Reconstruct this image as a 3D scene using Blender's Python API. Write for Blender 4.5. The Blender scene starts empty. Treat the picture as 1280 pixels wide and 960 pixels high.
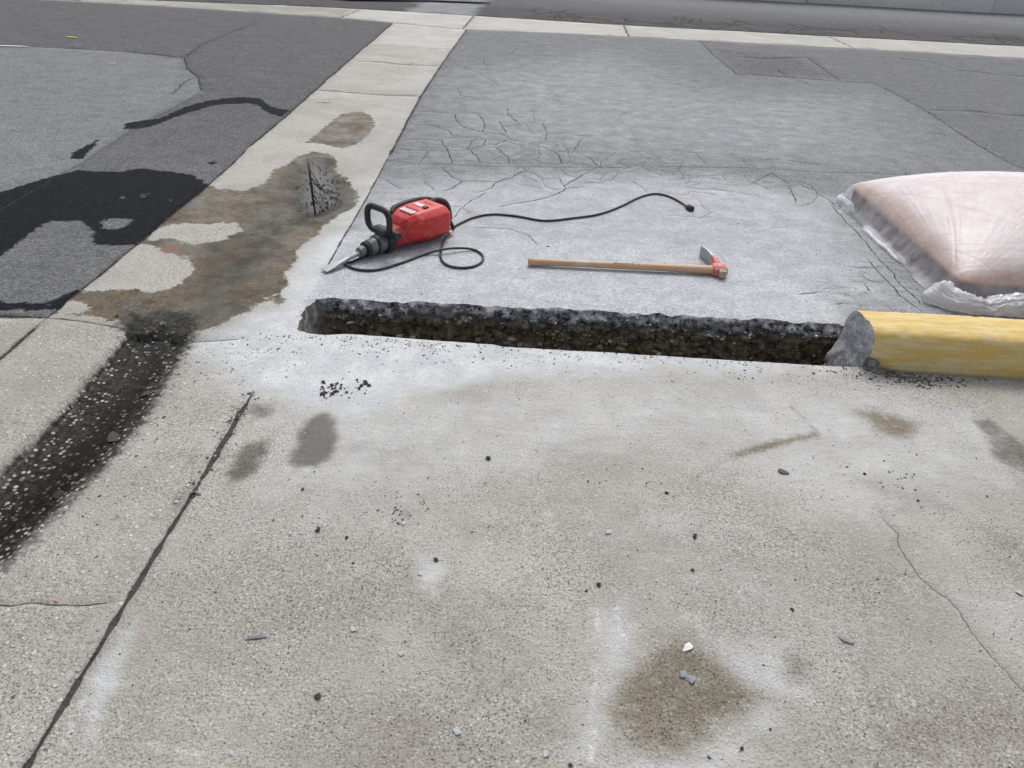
import bpy, bmesh, math, random
import numpy as np
from mathutils import Vector, Matrix, noise
from mathutils.geometry import delaunay_2d_cdt
random.seed(7); rng = np.random.default_rng(7)
scene = bpy.context.scene
R = math.radians

# ------------------------------------------------------------------ camera, sky, sun, exposure
FPX, PITCH, ROLL, EYE = 900.0, math.atan(590 / 900), R(3.2), 1.45
f_ = np.array([0, math.cos(PITCH), -math.sin(PITCH)]); u_ = np.array([0, math.sin(PITCH), math.cos(PITCH)]); r_ = np.array([1., 0, 0])
RC = math.cos(ROLL) * r_ + math.sin(ROLL) * u_
UC = -math.sin(ROLL) * r_ + math.cos(ROLL) * u_
cam = bpy.data.cameras.new('camera'); camo = bpy.data.objects.new('camera', cam); scene.collection.objects.link(camo)
cam.lens = 36 * FPX / 1280; cam.sensor_width = 36; cam.clip_end = 2000; cam.clip_start = 0.05
M = Matrix(((RC[0], UC[0], -f_[0]), (RC[1], UC[1], -f_[1]), (RC[2], UC[2], -f_[2]))).to_4x4()
M.translation = (0, 0, EYE); camo.matrix_world = M
scene.camera = camo
SUN_EL, SUN_AZ = R(54), R(8)          # azimuth clockwise from +Y: the light comes from beyond the scene, a little right
world = bpy.data.worlds.new('World'); scene.world = world; world.use_nodes = True
wn = world.node_tree; bg = wn.nodes['Background']
sky = wn.nodes.new('ShaderNodeTexSky'); sky.sky_type = 'NISHITA'; sky.sun_disc = False
sky.sun_elevation = SUN_EL; sky.sun_rotation = SUN_AZ; sky.air_density = 1.0; sky.dust_density = 4.0; sky.ozone_density = 1.0
hs = wn.nodes.new('ShaderNodeHueSaturation'); hs.inputs['Saturation'].default_value = 0.36
wn.links.new(sky.outputs[0], hs.inputs['Color']); wn.links.new(hs.outputs[0], bg.inputs['Color'])
bg.inputs['Strength'].default_value = 0.14
sl = bpy.data.lights.new('sun', 'SUN'); sl.energy = 1.1; sl.angle = R(22); sl.color = (1, .98, .95)
so = bpy.data.objects.new('sun', sl); scene.collection.objects.link(so)
sd = Vector((math.sin(SUN_AZ) * math.cos(SUN_EL), math.cos(SUN_AZ) * math.cos(SUN_EL), math.sin(SUN_EL)))
so.rotation_euler = sd.to_track_quat('Z', 'Y').to_euler()
vs = scene.view_settings; vs.view_transform = 'Standard'; vs.look = 'None'; vs.gamma = 1; vs.exposure = 0.30
vs.use_curve_mapping = False

# ------------------------------------------------------------------ helpers
def G(x, y, z=0.0):
    d = f_ * FPX + RC * (x - 640) - UC * (y - 480)
    t = (z - EYE) / d[2]
    return np.array([0, 0, EYE]) + d * t
def valley(x, y):
    """cross fall of the concrete gutter"""
    c = -1.30 - 0.10 * np.clip((2.3 - y) / 1.0, 0, 1)
    k = np.clip(1 - np.abs(x - c) / 0.46, 0, 1); k = k * k * (3 - 2 * k)
    dep = 0.012 + 0.020 * np.clip((2.75 - y) / 0.5, 0, 1)
    ins = np.clip((12 - y) / 3, 0, 1)
    return -dep * k * ins
def GV(x, y):
    z = 0.0
    for _ in range(3):
        p = G(x, y, z); z = float(valley(p[0], p[1]))
    p[2] = z
    return p
def W2(pts): return np.array([GV(*p)[:2] for p in pts])
def link(o): scene.collection.objects.link(o); return o
def tag(o, label=None, cat=None, group=None, kind=None):
    if label: o['label'] = label
    if cat: o['category'] = cat
    if group: o['group'] = group
    if kind: o['kind'] = kind
    return o
def empty(name, loc=(0, 0, 0), rz=0.0):
    o = bpy.data.objects.new(name, None); o.empty_display_size = .1; link(o); o.location = loc; o.rotation_euler = (0, 0, rz); return o
def mesh_obj(name, V, F, mat, parent=None, smooth=True, angle=None):
    me = bpy.data.meshes.new(name); me.from_pydata([tuple(map(float, v)) for v in V], [], [tuple(map(int, f)) for f in F]); me.update()
    me.materials.append(mat)
    if smooth:
        me.shade_smooth()
        if angle: me.set_sharp_from_angle(angle=R(angle))
    o = bpy.data.objects.new(name, me); link(o)
    if parent: o.parent = parent
    return o
def bm_obj(name, bm, mat, parent=None, angle=40):
    bmesh.ops.recalc_face_normals(bm, faces=bm.faces)
    me = bpy.data.meshes.new(name); bm.to_mesh(me); bm.free(); me.materials.append(mat)
    me.shade_smooth(); me.set_sharp_from_angle(angle=R(angle))
    o = bpy.data.objects.new(name, me); link(o)
    if parent: o.parent = parent
    return o
def poly_sdf(P, poly):
    """signed distance in metres, positive inside"""
    P = np.asarray(P); d = np.full(len(P), 1e9); ins = np.zeros(len(P), bool); n = len(poly)
    for i in range(n):
        a = poly[i]; b = poly[(i + 1) % n]; e = b - a; w = P - a
        t = np.clip((w @ e) / max(e @ e, 1e-12), 0, 1)
        d = np.minimum(d, ((w - t[:, None] * e) ** 2).sum(1))
        c1 = (a[1] > P[:, 1]) != (b[1] > P[:, 1])
        with np.errstate(divide='ignore', invalid='ignore'):
            xx = e[0] * (P[:, 1] - a[1]) / (e[1] if abs(e[1]) > 1e-12 else 1e-12) + a[0]
        ins ^= c1 & (P[:, 0] < xx)
    d = np.sqrt(d)
    return np.where(ins, d, -d)
def line_dist(P, line):
    d = np.full(len(P), 1e9)
    for i in range(len(line) - 1):
        a = line[i]; b = line[i + 1]; e = b - a; w = P - a
        t = np.clip((w @ e) / max(e @ e, 1e-12), 0, 1)
        d = np.minimum(d, ((w - t[:, None] * e) ** 2).sum(1))
    return np.sqrt(d)
def sstep(a, b, x):
    t = np.clip((x - a) / (b - a), 0, 1); return t * t * (3 - 2 * t)
def vnoise(X, Y, s, seed=0):
    """value noise on arrays"""
    x = X * s + seed * 17.3; y = Y * s - seed * 9.1
    xi = np.floor(x).astype(np.int64); yi = np.floor(y).astype(np.int64); fx = x - xi; fy = y - yi
    fx = fx * fx * (3 - 2 * fx); fy = fy * fy * (3 - 2 * fy)
    def h(a, b):
        n = (a * 374761393 + b * 668265263 + seed * 144665) & 0xffffffff
        n = ((n ^ (n >> 13)) * 1274126177) & 0xffffffff
        return ((n ^ (n >> 16)) & 0xffff) / 65535.0
    return (h(xi, yi) * (1 - fx) + h(xi + 1, yi) * fx) * (1 - fy) + (h(xi, yi + 1) * (1 - fx) + h(xi + 1, yi + 1) * fx) * fy
def fbm(X, Y, s, o=4, seed=0):
    v = 0; a = 1; t = 0
    for i in range(o):
        v = v + a * vnoise(X, Y, s * 2 ** i, seed + i); t += a; a *= .5
    return v / t

# ------------------------------------------------------------------ node helper
class NT:
    def __init__(s, name):
        s.m = bpy.data.materials.new(name); s.m.use_nodes = True; s.t = s.m.node_tree
        s.b = s.t.nodes['Principled BSDF']; s.out = s.t.nodes['Material Output']
    def new(s, ty, **kw):
        n = s.t.nodes.new(ty)
        for k, v in kw.items(): setattr(n, k, v)
        return n
    def put(s, sock, v):
        if hasattr(v, 'is_linked') or isinstance(v, bpy.types.NodeSocket): s.t.links.new(v, sock)
        elif isinstance(v, (tuple, list)) and len(v) == 3 and sock.type == 'RGBA': sock.default_value = (*v, 1)
        else: sock.default_value = v
    def math(s, op, a, b=0.0, c=None, clamp=False):
        n = s.new('ShaderNodeMath', operation=op, use_clamp=clamp); s.put(n.inputs[0], a); s.put(n.inputs[1], b)
        if c is not None: s.put(n.inputs[2], c)
        return n.outputs[0]
    def mix(s, f, a, b, blend='MIX'):
        n = s.new('ShaderNodeMix', data_type='RGBA', blend_type=blend); n.clamp_factor = True
        s.put(n.inputs[0], f); s.put(n.inputs[6], a); s.put(n.inputs[7], b); return n.outputs[2]
    def lerp(s, f, a, b):
        n = s.new('ShaderNodeMix', data_type='FLOAT'); s.put(n.inputs[0], f); s.put(n.inputs[2], a); s.put(n.inputs[3], b); return n.outputs[0]
    def step(s, v, lo, hi, a=0.0, b=1.0):
        n = s.new('ShaderNodeMapRange', interpolation_type='SMOOTHSTEP'); s.put(n.inputs[0], v)
        s.put(n.inputs[1], lo); s.put(n.inputs[2], hi); s.put(n.inputs[3], a); s.put(n.inputs[4], b); return n.outputs[0]
    def coord(s, obj=False, scale=None):
        if obj: c = s.new('ShaderNodeTexCoord').outputs['Object']
        else: c = s.new('ShaderNodeNewGeometry').outputs['Position']
        if scale:
            m = s.new('ShaderNodeMapping'); s.put(m.inputs[0], c); m.inputs['Scale'].default_value = scale; c = m.outputs[0]
        return c
    def noise(s, scale, detail=4, rough=.55, vec=None, dist=0.0):
        n = s.new('ShaderNodeTexNoise'); n.inputs['Scale'].default_value = scale; n.inputs['Detail'].default_value = detail
        n.inputs['Roughness'].default_value = rough; n.inputs['Distortion'].default_value = dist
        s.put(n.inputs['Vector'], vec if vec is not None else s.coord()); return n.outputs['Fac']
    def vor(s, scale, vec=None, feature='F1', out='Distance'):
        n = s.new('ShaderNodeTexVoronoi', feature=feature); n.inputs['Scale'].default_value = scale
        s.put(n.inputs['Vector'], vec if vec is not None else s.coord()); return n.outputs[out]
    def attr(s, name):
        n = s.new('ShaderNodeAttribute', attribute_name=name); return n.outputs['Fac']
    def island(s): return s.new('ShaderNodeNewGeometry').outputs['Random Per Island']
    def objrand(s): return s.new('ShaderNodeObjectInfo').outputs['Random']
    def bump(s, h, strength=.5, dist=.005):
        n = s.new('ShaderNodeBump'); s.put(n.inputs['Strength'], strength); n.inputs['Distance'].default_value = dist
        s.put(n.inputs['Height'], h); s.put(s.b.inputs['Normal'], n.outputs[0]); return n
    def base(s, c, rough=.6, metal=0.0, spec=.5):
        s.put(s.b.inputs['Base Color'], c); s.put(s.b.inputs['Roughness'], rough); s.put(s.b.inputs['Metallic'], metal)
        s.put(s.b.inputs['Specular IOR Level'], spec)

# ------------------------------------------------------------------ ground materials (stains are traced as fields, edges broken by noise)
def ground_material(name, concrete):
    n = NT(name)
    big = n.noise(1.3, 4, .6); mid = n.noise(8, 5, .65); small = n.noise(48, 3, .7); fine = n.noise(150, 2, .8)
    GS = 135 if concrete else 120
    vn = n.new('ShaderNodeTexVoronoi'); vn.inputs['Scale'].default_value = GS; n.put(vn.inputs['Vector'], n.coord()); grain = vn.outputs['Distance']
    gr = n.new('ShaderNodeSeparateColor'); n.put(gr.inputs[0], vn.outputs['Color']); g1, g2, g3 = gr.outputs[0], gr.outputs[1], gr.outputs[2]
    wet_s, damp_a, oil_a, dust_a = n.attr('wet'), n.attr('damp'), n.attr('oil'), n.attr('dust')
    crack, tone, coarse, chalk, film = n.attr('crack'), n.attr('tone'), n.attr('coarse'), n.attr('chalk'), n.attr('silt')
    edge = n.math('MULTIPLY', n.math('SUBTRACT', n.noise(16, 5, .72), .5), .12)
    wet = n.step(n.math('ADD', wet_s, edge), -.008, .010)
    blot = n.noise(3.2, 6, .7); blot2 = n.noise(22, 5, .72)
    if concrete:
        c = n.mix(n.step(big, .38, .62), (.310, .294, .258), (.418, .406, .370))
        c = n.mix(n.step(blot, .48, .64, 0, .65), c, (.245, .229, .188))
        c = n.mix(n.step(blot, .50, .36, 0, .40), c, (.50, .495, .48))
        c = n.mix(n.step(blot2, .54, .68, 0, .42), c, (.24, .232, .212))
        c = n.mix(n.step(small, .55, .68, 0, .35), c, (.54, .53, .51))
        c = n.mix(tone, n.mix(1.0, c, (.82, .815, .80), 'MULTIPLY'), n.mix(.62, c, (.585, .575, .545)))
        wear = n.step(n.math('ADD', n.math('ADD', n.noise(2.1, 5, .65), n.math('MULTIPLY', oil_a, .12)), n.math('MULTIPLY', dust_a, -.25)), .34, .60)
        dk = n.math('MULTIPLY', n.math('MULTIPLY', n.step(g1, .70, .80), n.step(n.math('ADD', grain, n.math('MULTIPLY', n.math('SUBTRACT', fine, .5), .9)), .52, .26)), n.lerp(wear, .25, 1.0))
        c = n.mix(n.math('MULTIPLY', dk, .80), c, n.mix(g3, (.070, .066, .062), (.20, .185, .16)))
        lt = n.math('MULTIPLY', n.math('MULTIPLY', n.step(g2, .78, .84), n.step(grain, .50, .28)), n.lerp(wear, .3, 1.0))
        c = n.mix(n.math('MULTIPLY', lt, .60), c, (.68, .65, .59))
        c = n.mix(n.math('MULTIPLY', n.step(fine, .52, .65), n.lerp(wear, .35, .85)), c, (.135, .128, .115)); c = n.mix(n.math('MULTIPLY', n.step(fine, .44, .32), n.lerp(wear, .20, .50)), c, (.60, .58, .54))
        pits = n.math('MULTIPLY', n.step(n.vor(58), .16, .09), n.step(n.noise(4.3, 3), .52, .60))
        c = n.mix(n.math('MULTIPLY', pits, .85), c, (.055, .053, .050))
        an = n.new('ShaderNodeTexVoronoi'); an.inputs['Scale'].default_value = 62; n.put(an.inputs['Vector'], n.coord()); ag = an.outputs['Distance']
        agc = n.new('ShaderNodeSeparateColor'); n.put(agc.inputs[0], an.outputs['Color'])
        st = n.math('MULTIPLY', n.step(ag, .42, .30), n.step(agc.outputs[0], .60, .66))
        st = n.math('MULTIPLY', st, coarse)
        stc = n.mix(agc.outputs[1], (.28, .255, .22), (.66, .63, .58))
    else:
        dark = n.mix(g1, (.026, .026, .028), (.115, .114, .116))
        light = n.mix(g1, (.170, .176, .186), (.316, .324, .338))
        c = n.mix(tone, dark, light)
        c = n.mix(n.step(mid, .48, .64, 0, .40), c, n.mix(1.0, c, (.62, .61, .61), 'MULTIPLY'))
        c = n.mix(n.step(blot, .42, .62, 0, .38), c, n.mix(1.0, c, (1.35, 1.33, 1.28), 'MULTIPLY'))
        streak = n.noise(3.0, 5, .68, vec=n.coord(scale=(.45, 3.0, 1)))
        c = n.mix(n.step(streak, .46, .62, 0, .24), c, n.mix(1.0, c, (1.38, 1.38, 1.38), 'MULTIPLY'))
        c = n.mix(n.step(small, .52, .66, 0, .45), c, n.mix(1.0, c, (.60, .60, .60), 'MULTIPLY'))
        lt = n.math('MULTIPLY', n.step(g2, .76, .84), n.step(grain, .50, .28))
        c = n.mix(n.math('MULTIPLY', lt, n.lerp(coarse, .30, .70)), c, (.46, .45, .44))
        pits = n.math('MULTIPLY', n.step(n.vor(46), .24, .12), n.step(blot, .48, .58))
        c = n.mix(n.math('MULTIPLY', pits, .8), c, (.03, .03, .032))
    # dust from the cutting, lying thinner on raised grain
    dn = n.math('ADD', dust_a, n.math('MULTIPLY', n.math('SUBTRACT', n.noise(6, 6, .70), .5), .75))
    dstk = n.math('ADD', dn, n.math('MULTIPLY', n.math('SUBTRACT', n.noise(11, 5, .7, vec=n.coord(scale=(.45, 2.2, 1))), .5), .50))
    dm = n.math('MULTIPLY', n.step(dstk, .05, .88), n.step(dust_a, 0.0, .25))
    dm = n.math('MULTIPLY', dm, n.lerp(n.step(small, .38, .58), 1.0, .72))
    c = n.mix(n.math('MULTIPLY', dm, .90), c, n.mix(n.step(mid, .4, .62), (.515, .542, .575), (.63, .650, .675)))
    ch = n.math('MULTIPLY', chalk, n.step(n.noise(40, 4, .75), .42, .60))
    c = n.mix(n.math('MULTIPLY', ch, .8), c, (.66, .67, .68))
    if concrete:
        c = n.mix(n.math('MULTIPLY', st, .85), c, stc)
    # oily brown patches
    om = n.math('MULTIPLY', oil_a, n.step(n.math('ADD', n.noise(22, 5, .7), n.math('MULTIPLY', oil_a, .15)), .38, .66, .35, 1.0))
    c = n.mix(om, c, n.mix(1.0, c, (.46, .405, .315), 'MULTIPLY'))
    # damp
    dp = n.step(n.math('ADD', damp_a, n.math('MULTIPLY', n.math('SUBTRACT', n.noise(13, 6, .72), .5), 1.1)), .22, .80)
    c = n.mix(n.math('MULTIPLY', dp, .90), c, n.mix(1.0, c, (.30, .288, .27), 'MULTIPLY'))
    # wet
    if concrete:
        sil = n.step(n.noise(4.2, 5, .7), .40, .60)
        wcol = n.mix(sil, (.112, .082, .048), (.072, .063, .050))
        wcol = n.mix(n.step(small, .48, .64, 0, .55), wcol, (.180, .142, .092))
        wcol = n.mix(n.step(blot2, .48, .62, 0, .7), wcol, (.050, .041, .028)); wcol = n.mix(n.math('MULTIPLY', n.math('MULTIPLY', n.step(g2, .80, .86), n.step(grain, .45, .25)), .5), wcol, (.36, .31, .23))
        wcol = n.mix(film, wcol, n.mix(n.step(blot2, .40, .60), (.030, .023, .010), (.058, .050, .038)))
        wcol = n.mix(n.math('MULTIPLY', st, .55), wcol, stc)
        c = n.mix(wet, c, wcol)
        gd = n.step(n.math('ADD', n.attr('gut'), n.math('MULTIPLY', n.math('SUBTRACT', n.noise(26, 5, .75), .5), 1.0)), .16, .62)
        gcol2 = n.mix(n.step(small, .42, .62), (.010, .010, .0095), (.042, .040, .036))
        gcol2 = n.mix(n.math('MULTIPLY', st, .75), gcol2, stc)
        c = n.mix(gd, c, gcol2)
        rust = n.step(n.math('ADD', n.attr('rust'), n.math('MULTIPLY', n.math('SUBTRACT', blot2, .5), .6)), .3, .8)
        c = n.mix(n.math('MULTIPLY', rust, .8), c, (.17, .058, .026))
        wr = n.math('MAXIMUM', wet, gd)
        rough = n.lerp(wr, .88, n.lerp(n.step(mid, .40, .60), .26, .60))
        spec = n.lerp(gd, n.lerp(wr, .25, n.lerp(n.step(blot, .44, .60), .10, .30)), .08)
    else:
        c = n.mix(wet, c, n.mix(g1, (.0055, .006, .0075), (.019, .020, .024)))
        wr = wet
        rough = n.lerp(wet, .9, .75); spec = n.lerp(wet, .22, .04)
    ck = n.step(n.math('ADD', crack, n.math('MULTIPLY', n.math('SUBTRACT', n.noise(30, 4, .75), .5), .9)), .14, .52)
    c = n.mix(n.math('MULTIPLY', ck, .92), c, n.mix(small, (.014, .014, .015), (.085, .082, .078)))
    n.base(c, rough, 0, spec)
    h = n.math('ADD', n.math('MULTIPLY', fine, .7), n.math('MULTIPLY', small, 1.1))
    h = n.math('ADD', h, n.math('MULTIPLY', n.step(grain, .0, .55), -.7 if not concrete else -.35))
    if concrete: h = n.math('ADD', h, n.math('MULTIPLY', st, 1.1))
    n.bump(h, n.lerp(wr, .95 if not concrete else .75, .25), .006)
    return n.m
MAT_CON = ground_material('weathered_concrete', True)
MAT_ASP = ground_material('weathered_asphalt', False)

# ------------------------------------------------------------------ layout of the ground, in metres
def interp_edge(px, key):
    w = W2(px); k = w[:, key]; o = np.argsort(k); return k[o], w[o, 1 - key]
def wob(t, a, seed): return a * (2 * fbm(np.asarray(t, float), np.zeros_like(np.asarray(t, float)) + seed, 2.2, 5, seed) - 1)
xl_k, xl_v = interp_edge([(78, 383), (180, 298), (258, 233), (358, 143), (490, 30)], 1)
xr_k, xr_v = interp_edge([(405, 342), (480, 207), (525, 121), (550, 83), (583, 37)], 1)
y0_k, y0_v = interp_edge([(180, 7), (430, 23), (583, 37), (770, 45), (1050, 60), (1280, 73)], 0)
y1_k, y1_v = interp_edge([(180, 0), (430, 10), (583, 19), (770, 31), (1050, 46), (1280, 58)], 0)
XL = lambda y: np.where(np.asarray(y) > 2.6, np.interp(y, xl_k, xl_v), -1.87) + wob(y, .018, 3)
XR = lambda y: np.where(np.asarray(y) > 3.0, np.interp(y, xr_k, xr_v), -0.908) + wob(y, .010, 5)
YB0 = lambda x: np.interp(x, y0_k, y0_v) + wob(x, .03, 7)
YB1 = lambda x: np.interp(x, y1_k, y1_v) + wob(x, .03, 9)
YC = 2.50                                # cross joint of the gutter
YCR = lambda x: YC + wob(x, .02, 11) - .13 * np.clip((np.asarray(x) + 1.84) / .5, 0, 1) * .5

def jag(pts, step, amp, seed):
    """resample a polyline and roughen it"""
    pts = np.asarray(pts, float); seg = np.linalg.norm(np.diff(pts, axis=0), axis=1); L = np.concatenate([[0], np.cumsum(seg)])
    n = max(2, int(L[-1] / step)); s = np.linspace(0, L[-1], n + 1)
    q = np.stack([np.interp(s, L, pts[:, 0]), np.interp(s, L, pts[:, 1])], 1)
    t = np.gradient(q, axis=0); t /= np.linalg.norm(t, axis=1)[:, None] + 1e-9; nn = np.stack([-t[:, 1], t[:, 0]], 1)
    e = np.minimum(1, np.minimum(s, L[-1] - s) / (L[-1] * .1 + 1e-6)) if seed >= 0 else 1
    d = (2 * fbm(s, np.zeros_like(s) + seed * 3.7, 16, 5, abs(seed)) - 1) * amp
    return q + nn * (d * e)[:, None]

# trench outline (closed): front lip, right end under the kerb, ragged back lip, left end
TY0, TY1 = 2.495, 2.830
back = jag([(1.46, 2.80), (1.42, 2.845), (0.9, 2.85), (0.2, 2.84), (-.5, 2.83), (-.80, 2.83), (-.875, 2.80)], .009, .026, 21)
left = jag([(-.875, 2.80), (-.885, 2.72), (-.885, 2.60), (-.87, 2.535), (-.83, 2.498)], .009, .030, 23)
front = jag([(-.83, 2.498), (-.76, 2.492), (-.68, 2.512), (-.25, 2.497), (-.09, 2.492), (-.05, 2.478), (.5, 2.476), (1.28, 2.470)], .009, .005, 25)
right = jag([(1.28, 2.470), (1.40, 2.475), (1.46, 2.53), (1.47, 2.68), (1.46, 2.80)], .009, .006, 27)
TR = np.concatenate([back[:-1], left[:-1], front[:-1], right[:-1]])

# cracks and joints: (line in metres, half width, depth, roughness)
CR = []
def zc(lines, ox, oy, sc, w=.003, d=.006, amp=.014):
    for l in lines:
        CR.append((W2([(ox + x / sc, oy + y / sc) for x, y in l]), w, d, amp))
zc([[(170,340),(260,340),(380,352),(385,390),(430,422),(520,450)], [(120,408),(270,415),(340,440),(375,475)], [(495,348),(525,385),(535,410),(530,450)],
    [(430,430),(540,448),(630,458),(690,490),(790,512),(860,535),(930,565),(948,620)], [(120,485),(220,488),(300,492),(330,530),(350,570),(365,620)],
    [(50,538),(200,545),(330,550),(440,545),(530,520),(540,490),(500,475),(400,478),(350,480)], [(350,510),(440,530),(490,570),(515,610)],
    [(595,530),(640,570),(665,585),(670,620)], [(615,390),(635,430),(655,460)], [(655,320),(660,350),(690,380),(720,410)], [(1010,555),(1060,570),(1110,600),(1140,630)],
    [(310,640),(370,690),(420,710),(600,712),(680,690),(760,650)], [(420,705),(380,740),(310,765)], [(610,715),(560,750),(500,770)],
    [(1090,660),(1020,700),(960,735),(960,760),(860,800),(760,820),(600,850)], [(960,750),(1050,740)]], 480, 60, 4.267, .0038, .008)
zc([[(1055,490),(1025,530),(1005,560),(900,545)], [(710,725),(800,740),(850,750)], [(530,55),(535,90),(570,105)], [(410,100),(500,130),(560,165),(610,195)], [(390,215),(410,255),(490,270)],
    [(370,40),(480,45),(530,50)], [(640,40),(680,25),(710,0)], [(0,700),(60,735),(90,750)], [(850,400),(865,460),(860,500)], [(210,710),(250,735),(265,760)], [(235,545),(215,585),(190,610)],
    [(540,490),(620,495),(680,490)], [(530,520),(600,515),(660,490)], [(60,610),(200,620),(260,622)], [(440,545),(470,500),(500,475)], [(850,700),(930,690),(960,735)], [(700,660),(760,690),(830,720)]], 480, 60, 4.267, .0026, .005)
zc([[(0,630),(200,620),(550,632),(850,635),(1280,638)]], 480, 60, 4.267, .0028, .006, .006)
zc([[(200,370),(350,380),(430,405),(470,450)], [(1040,132),(1180,142),(1280,140)], [(890,165),(930,190),(960,215)], [(60,360),(130,290),(175,255),(240,215)]], 540, 180, 3.556, .0026, .004)
zc([[(0,580),(300,583),(440,590),(560,598),(800,605),(1000,612),(1280,620)]], 820, 0, 2.783, .0032, .007, .006)
zc([[(150,140),(200,190),(280,258),(400,265),(560,278),(640,285),(760,290),(830,325),(940,385),(1050,460),(1180,540),(1280,590),(1500,700)], [(525,200),(570,230),(635,278)],
    [(945,382),(1100,388),(1280,405),(1600,430)], [(850,205),(950,215),(1060,245),(1280,268),(1500,290)], [(300,200),(400,205),(520,200)], [(420,240),(460,270)]], 820, 0, 2.783, .0060, .008)
zc([[(510,280),(540,300)], [(610,320),(640,330)], [(870,600),(880,630),(900,650)], [(330,640),(400,600),(470,640)], [(500,640),(540,660)]], 820, 0, 2.783, .004, .006)
zc([[(500,70),(560,95),(590,105)], [(350,125),(430,150),(500,180)], [(690,135),(740,155),(770,195),(830,230),(880,275)], [(600,150),(630,200),(645,260)], [(860,270),(930,350),(1000,420),(1070,500),(1130,575)],
    [(970,640),(1030,650),(1100,640)], [(1020,690),(1080,720),(1152,740)], [(1080,600),(1152,680),(1260,800),(1390,900)], [(640,805),(720,800),(800,795)], [(1050,740),(1090,790),(1120,800)],
    [(1130,575),(1200,650),(1290,760),(1400,870)]], 860, 200, 4.8, .0032, .006)
CR.append((W2([(1100, 640), (1125, 680), (1145, 715), (1165, 735), (1190, 750), (1215, 790), (1235, 820), (1280, 862), (1400, 980)]), .0010, .003, .018))
CR.append((W2([(-80, 757), (0, 753), (40, 752), (70, 755), (110, 757), (140, 753)]), .0018, .004, .008))
zc([[(0,235),(100,232),(400,245),(700,265),(920,290),(1000,225),(1100,185),(1280,115)], [(920,290),(935,345),(990,385),(1005,455)], [(990,385),(920,410),(870,460)]], 0, 0, 4.0, .006, .008)
zc([[(805,370),(700,430),(500,540),(330,650),(220,710),(0,840)]], 0, 0, 3.2, .0022, .004, .01)
rr = random.Random(9)
for i in range(52):                      # fine crazing of the old asphalt surface
    x, y = (rr.uniform(-.85, .9), rr.gauss(5.2, .55)) if i < 34 else (rr.uniform(.3, 2.0), rr.gauss(4.75, .28))
    a_ = rr.choice([0, .2, 1.2, 1.7, 2.6]) + rr.gauss(0, .3); L = [(x, y)]
    for _ in range(rr.randint(2, 5)):
        a_ += rr.gauss(0, .6); x += math.cos(a_) * rr.uniform(.05, .13); y += math.sin(a_) * rr.uniform(.06, .16); L.append((x, y))
    if min(p[1] for p in L) > 3.7 and min(p[0] for p in L) > -.88: CR.append((np.array(L), rr.uniform(.0009, .0018), .002, .020))
for i in range(60):
    p = GV(1085 + rr.gauss(0, 28), 362 + rr.gauss(0, 18)) if i < 38 else GV(1120 + (i - 49) * 4.5 + rr.gauss(0, 5), 330 + (i - 49) * 5 + rr.gauss(0, 6))
    a_ = rr.choice([-.9, .0, .2, -.3]) + rr.gauss(0, .3); l_ = rr.uniform(.02, .07); CR.append((np.array([(p[0], p[1]), (p[0] + .5 * l_ * math.cos(a_ + .4), p[1] + .5 * l_ * math.sin(a_ + .4)), (p[0] + l_ * math.cos(a_), p[1] + l_ * math.sin(a_))]), rr.uniform(.0012, .0030), .003, .008))
# crazed asphalt along the far road edge
rr = random.Random(4)
for i in range(80):
    x = rr.uniform(-.2, 9); y = float(YB1(np.array([x]))[0]) + rr.uniform(.05, 1.1)
    if rr.random() < .5: L = [(x, y), (x + rr.uniform(.3, .9), y + rr.uniform(-.12, .12))]
    else: L = [(x, y), (x + rr.uniform(-.25, .25), y + rr.uniform(.3, .7))]
    CR.append((np.array(L), .012, .01, .05))
def along_y(fn, a, b, w, d, amp=0.0):
    y = np.arange(a, b, .05); CR.append((np.stack([fn(y), y], 1), w, d, amp))
def along_x(fn, a, b, w, d, amp=0.0):
    x = np.arange(a, b, .05); CR.append((np.stack([x, fn(x)], 1), w, d, amp))
along_y(XL, YC, 5.0, .0065, .014); along_y(XL, 5.0, 11.6, .009, .012); along_y(XL, -1.0, YC, .008, .02)
along_y(XR, 3.15, 5.0, .0045, .010); along_y(XR, 5.0, 11.5, .009, .012)
along_y(XR, -1.2, 1.62, .0065, .010); along_y(XR, 1.55, 2.06, .010, .010, .006)
along_x(YCR, -2.6, -1.87, .016, .006, .008); along_x(YCR, -1.87, -1.32, .004, .004); along_x(YCR, -1.32, -1.05, .0025, .004)
SJ = [(9.67, .004), (8.48, .008), (6.92, .008)]
for yj, w in SJ: along_x(lambda x, yj=yj: yj + wob(x, .02, int(yj * 10)), -1.95, -.93, w, .010)
along_x(YB0, -8, 12, .014, .014); along_x(YB1, -8, 12, .014, .014)
BJ = [-2.87, -1.0, 1.42, 4.75]
for xj in BJ:
    ya = float(YB0(np.array([xj]))[0]); yb = float(YB1(np.array([xj]))[0]); CR.append((np.array([(xj, ya), (xj + .05, yb)]), .012, .012, .02))

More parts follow.
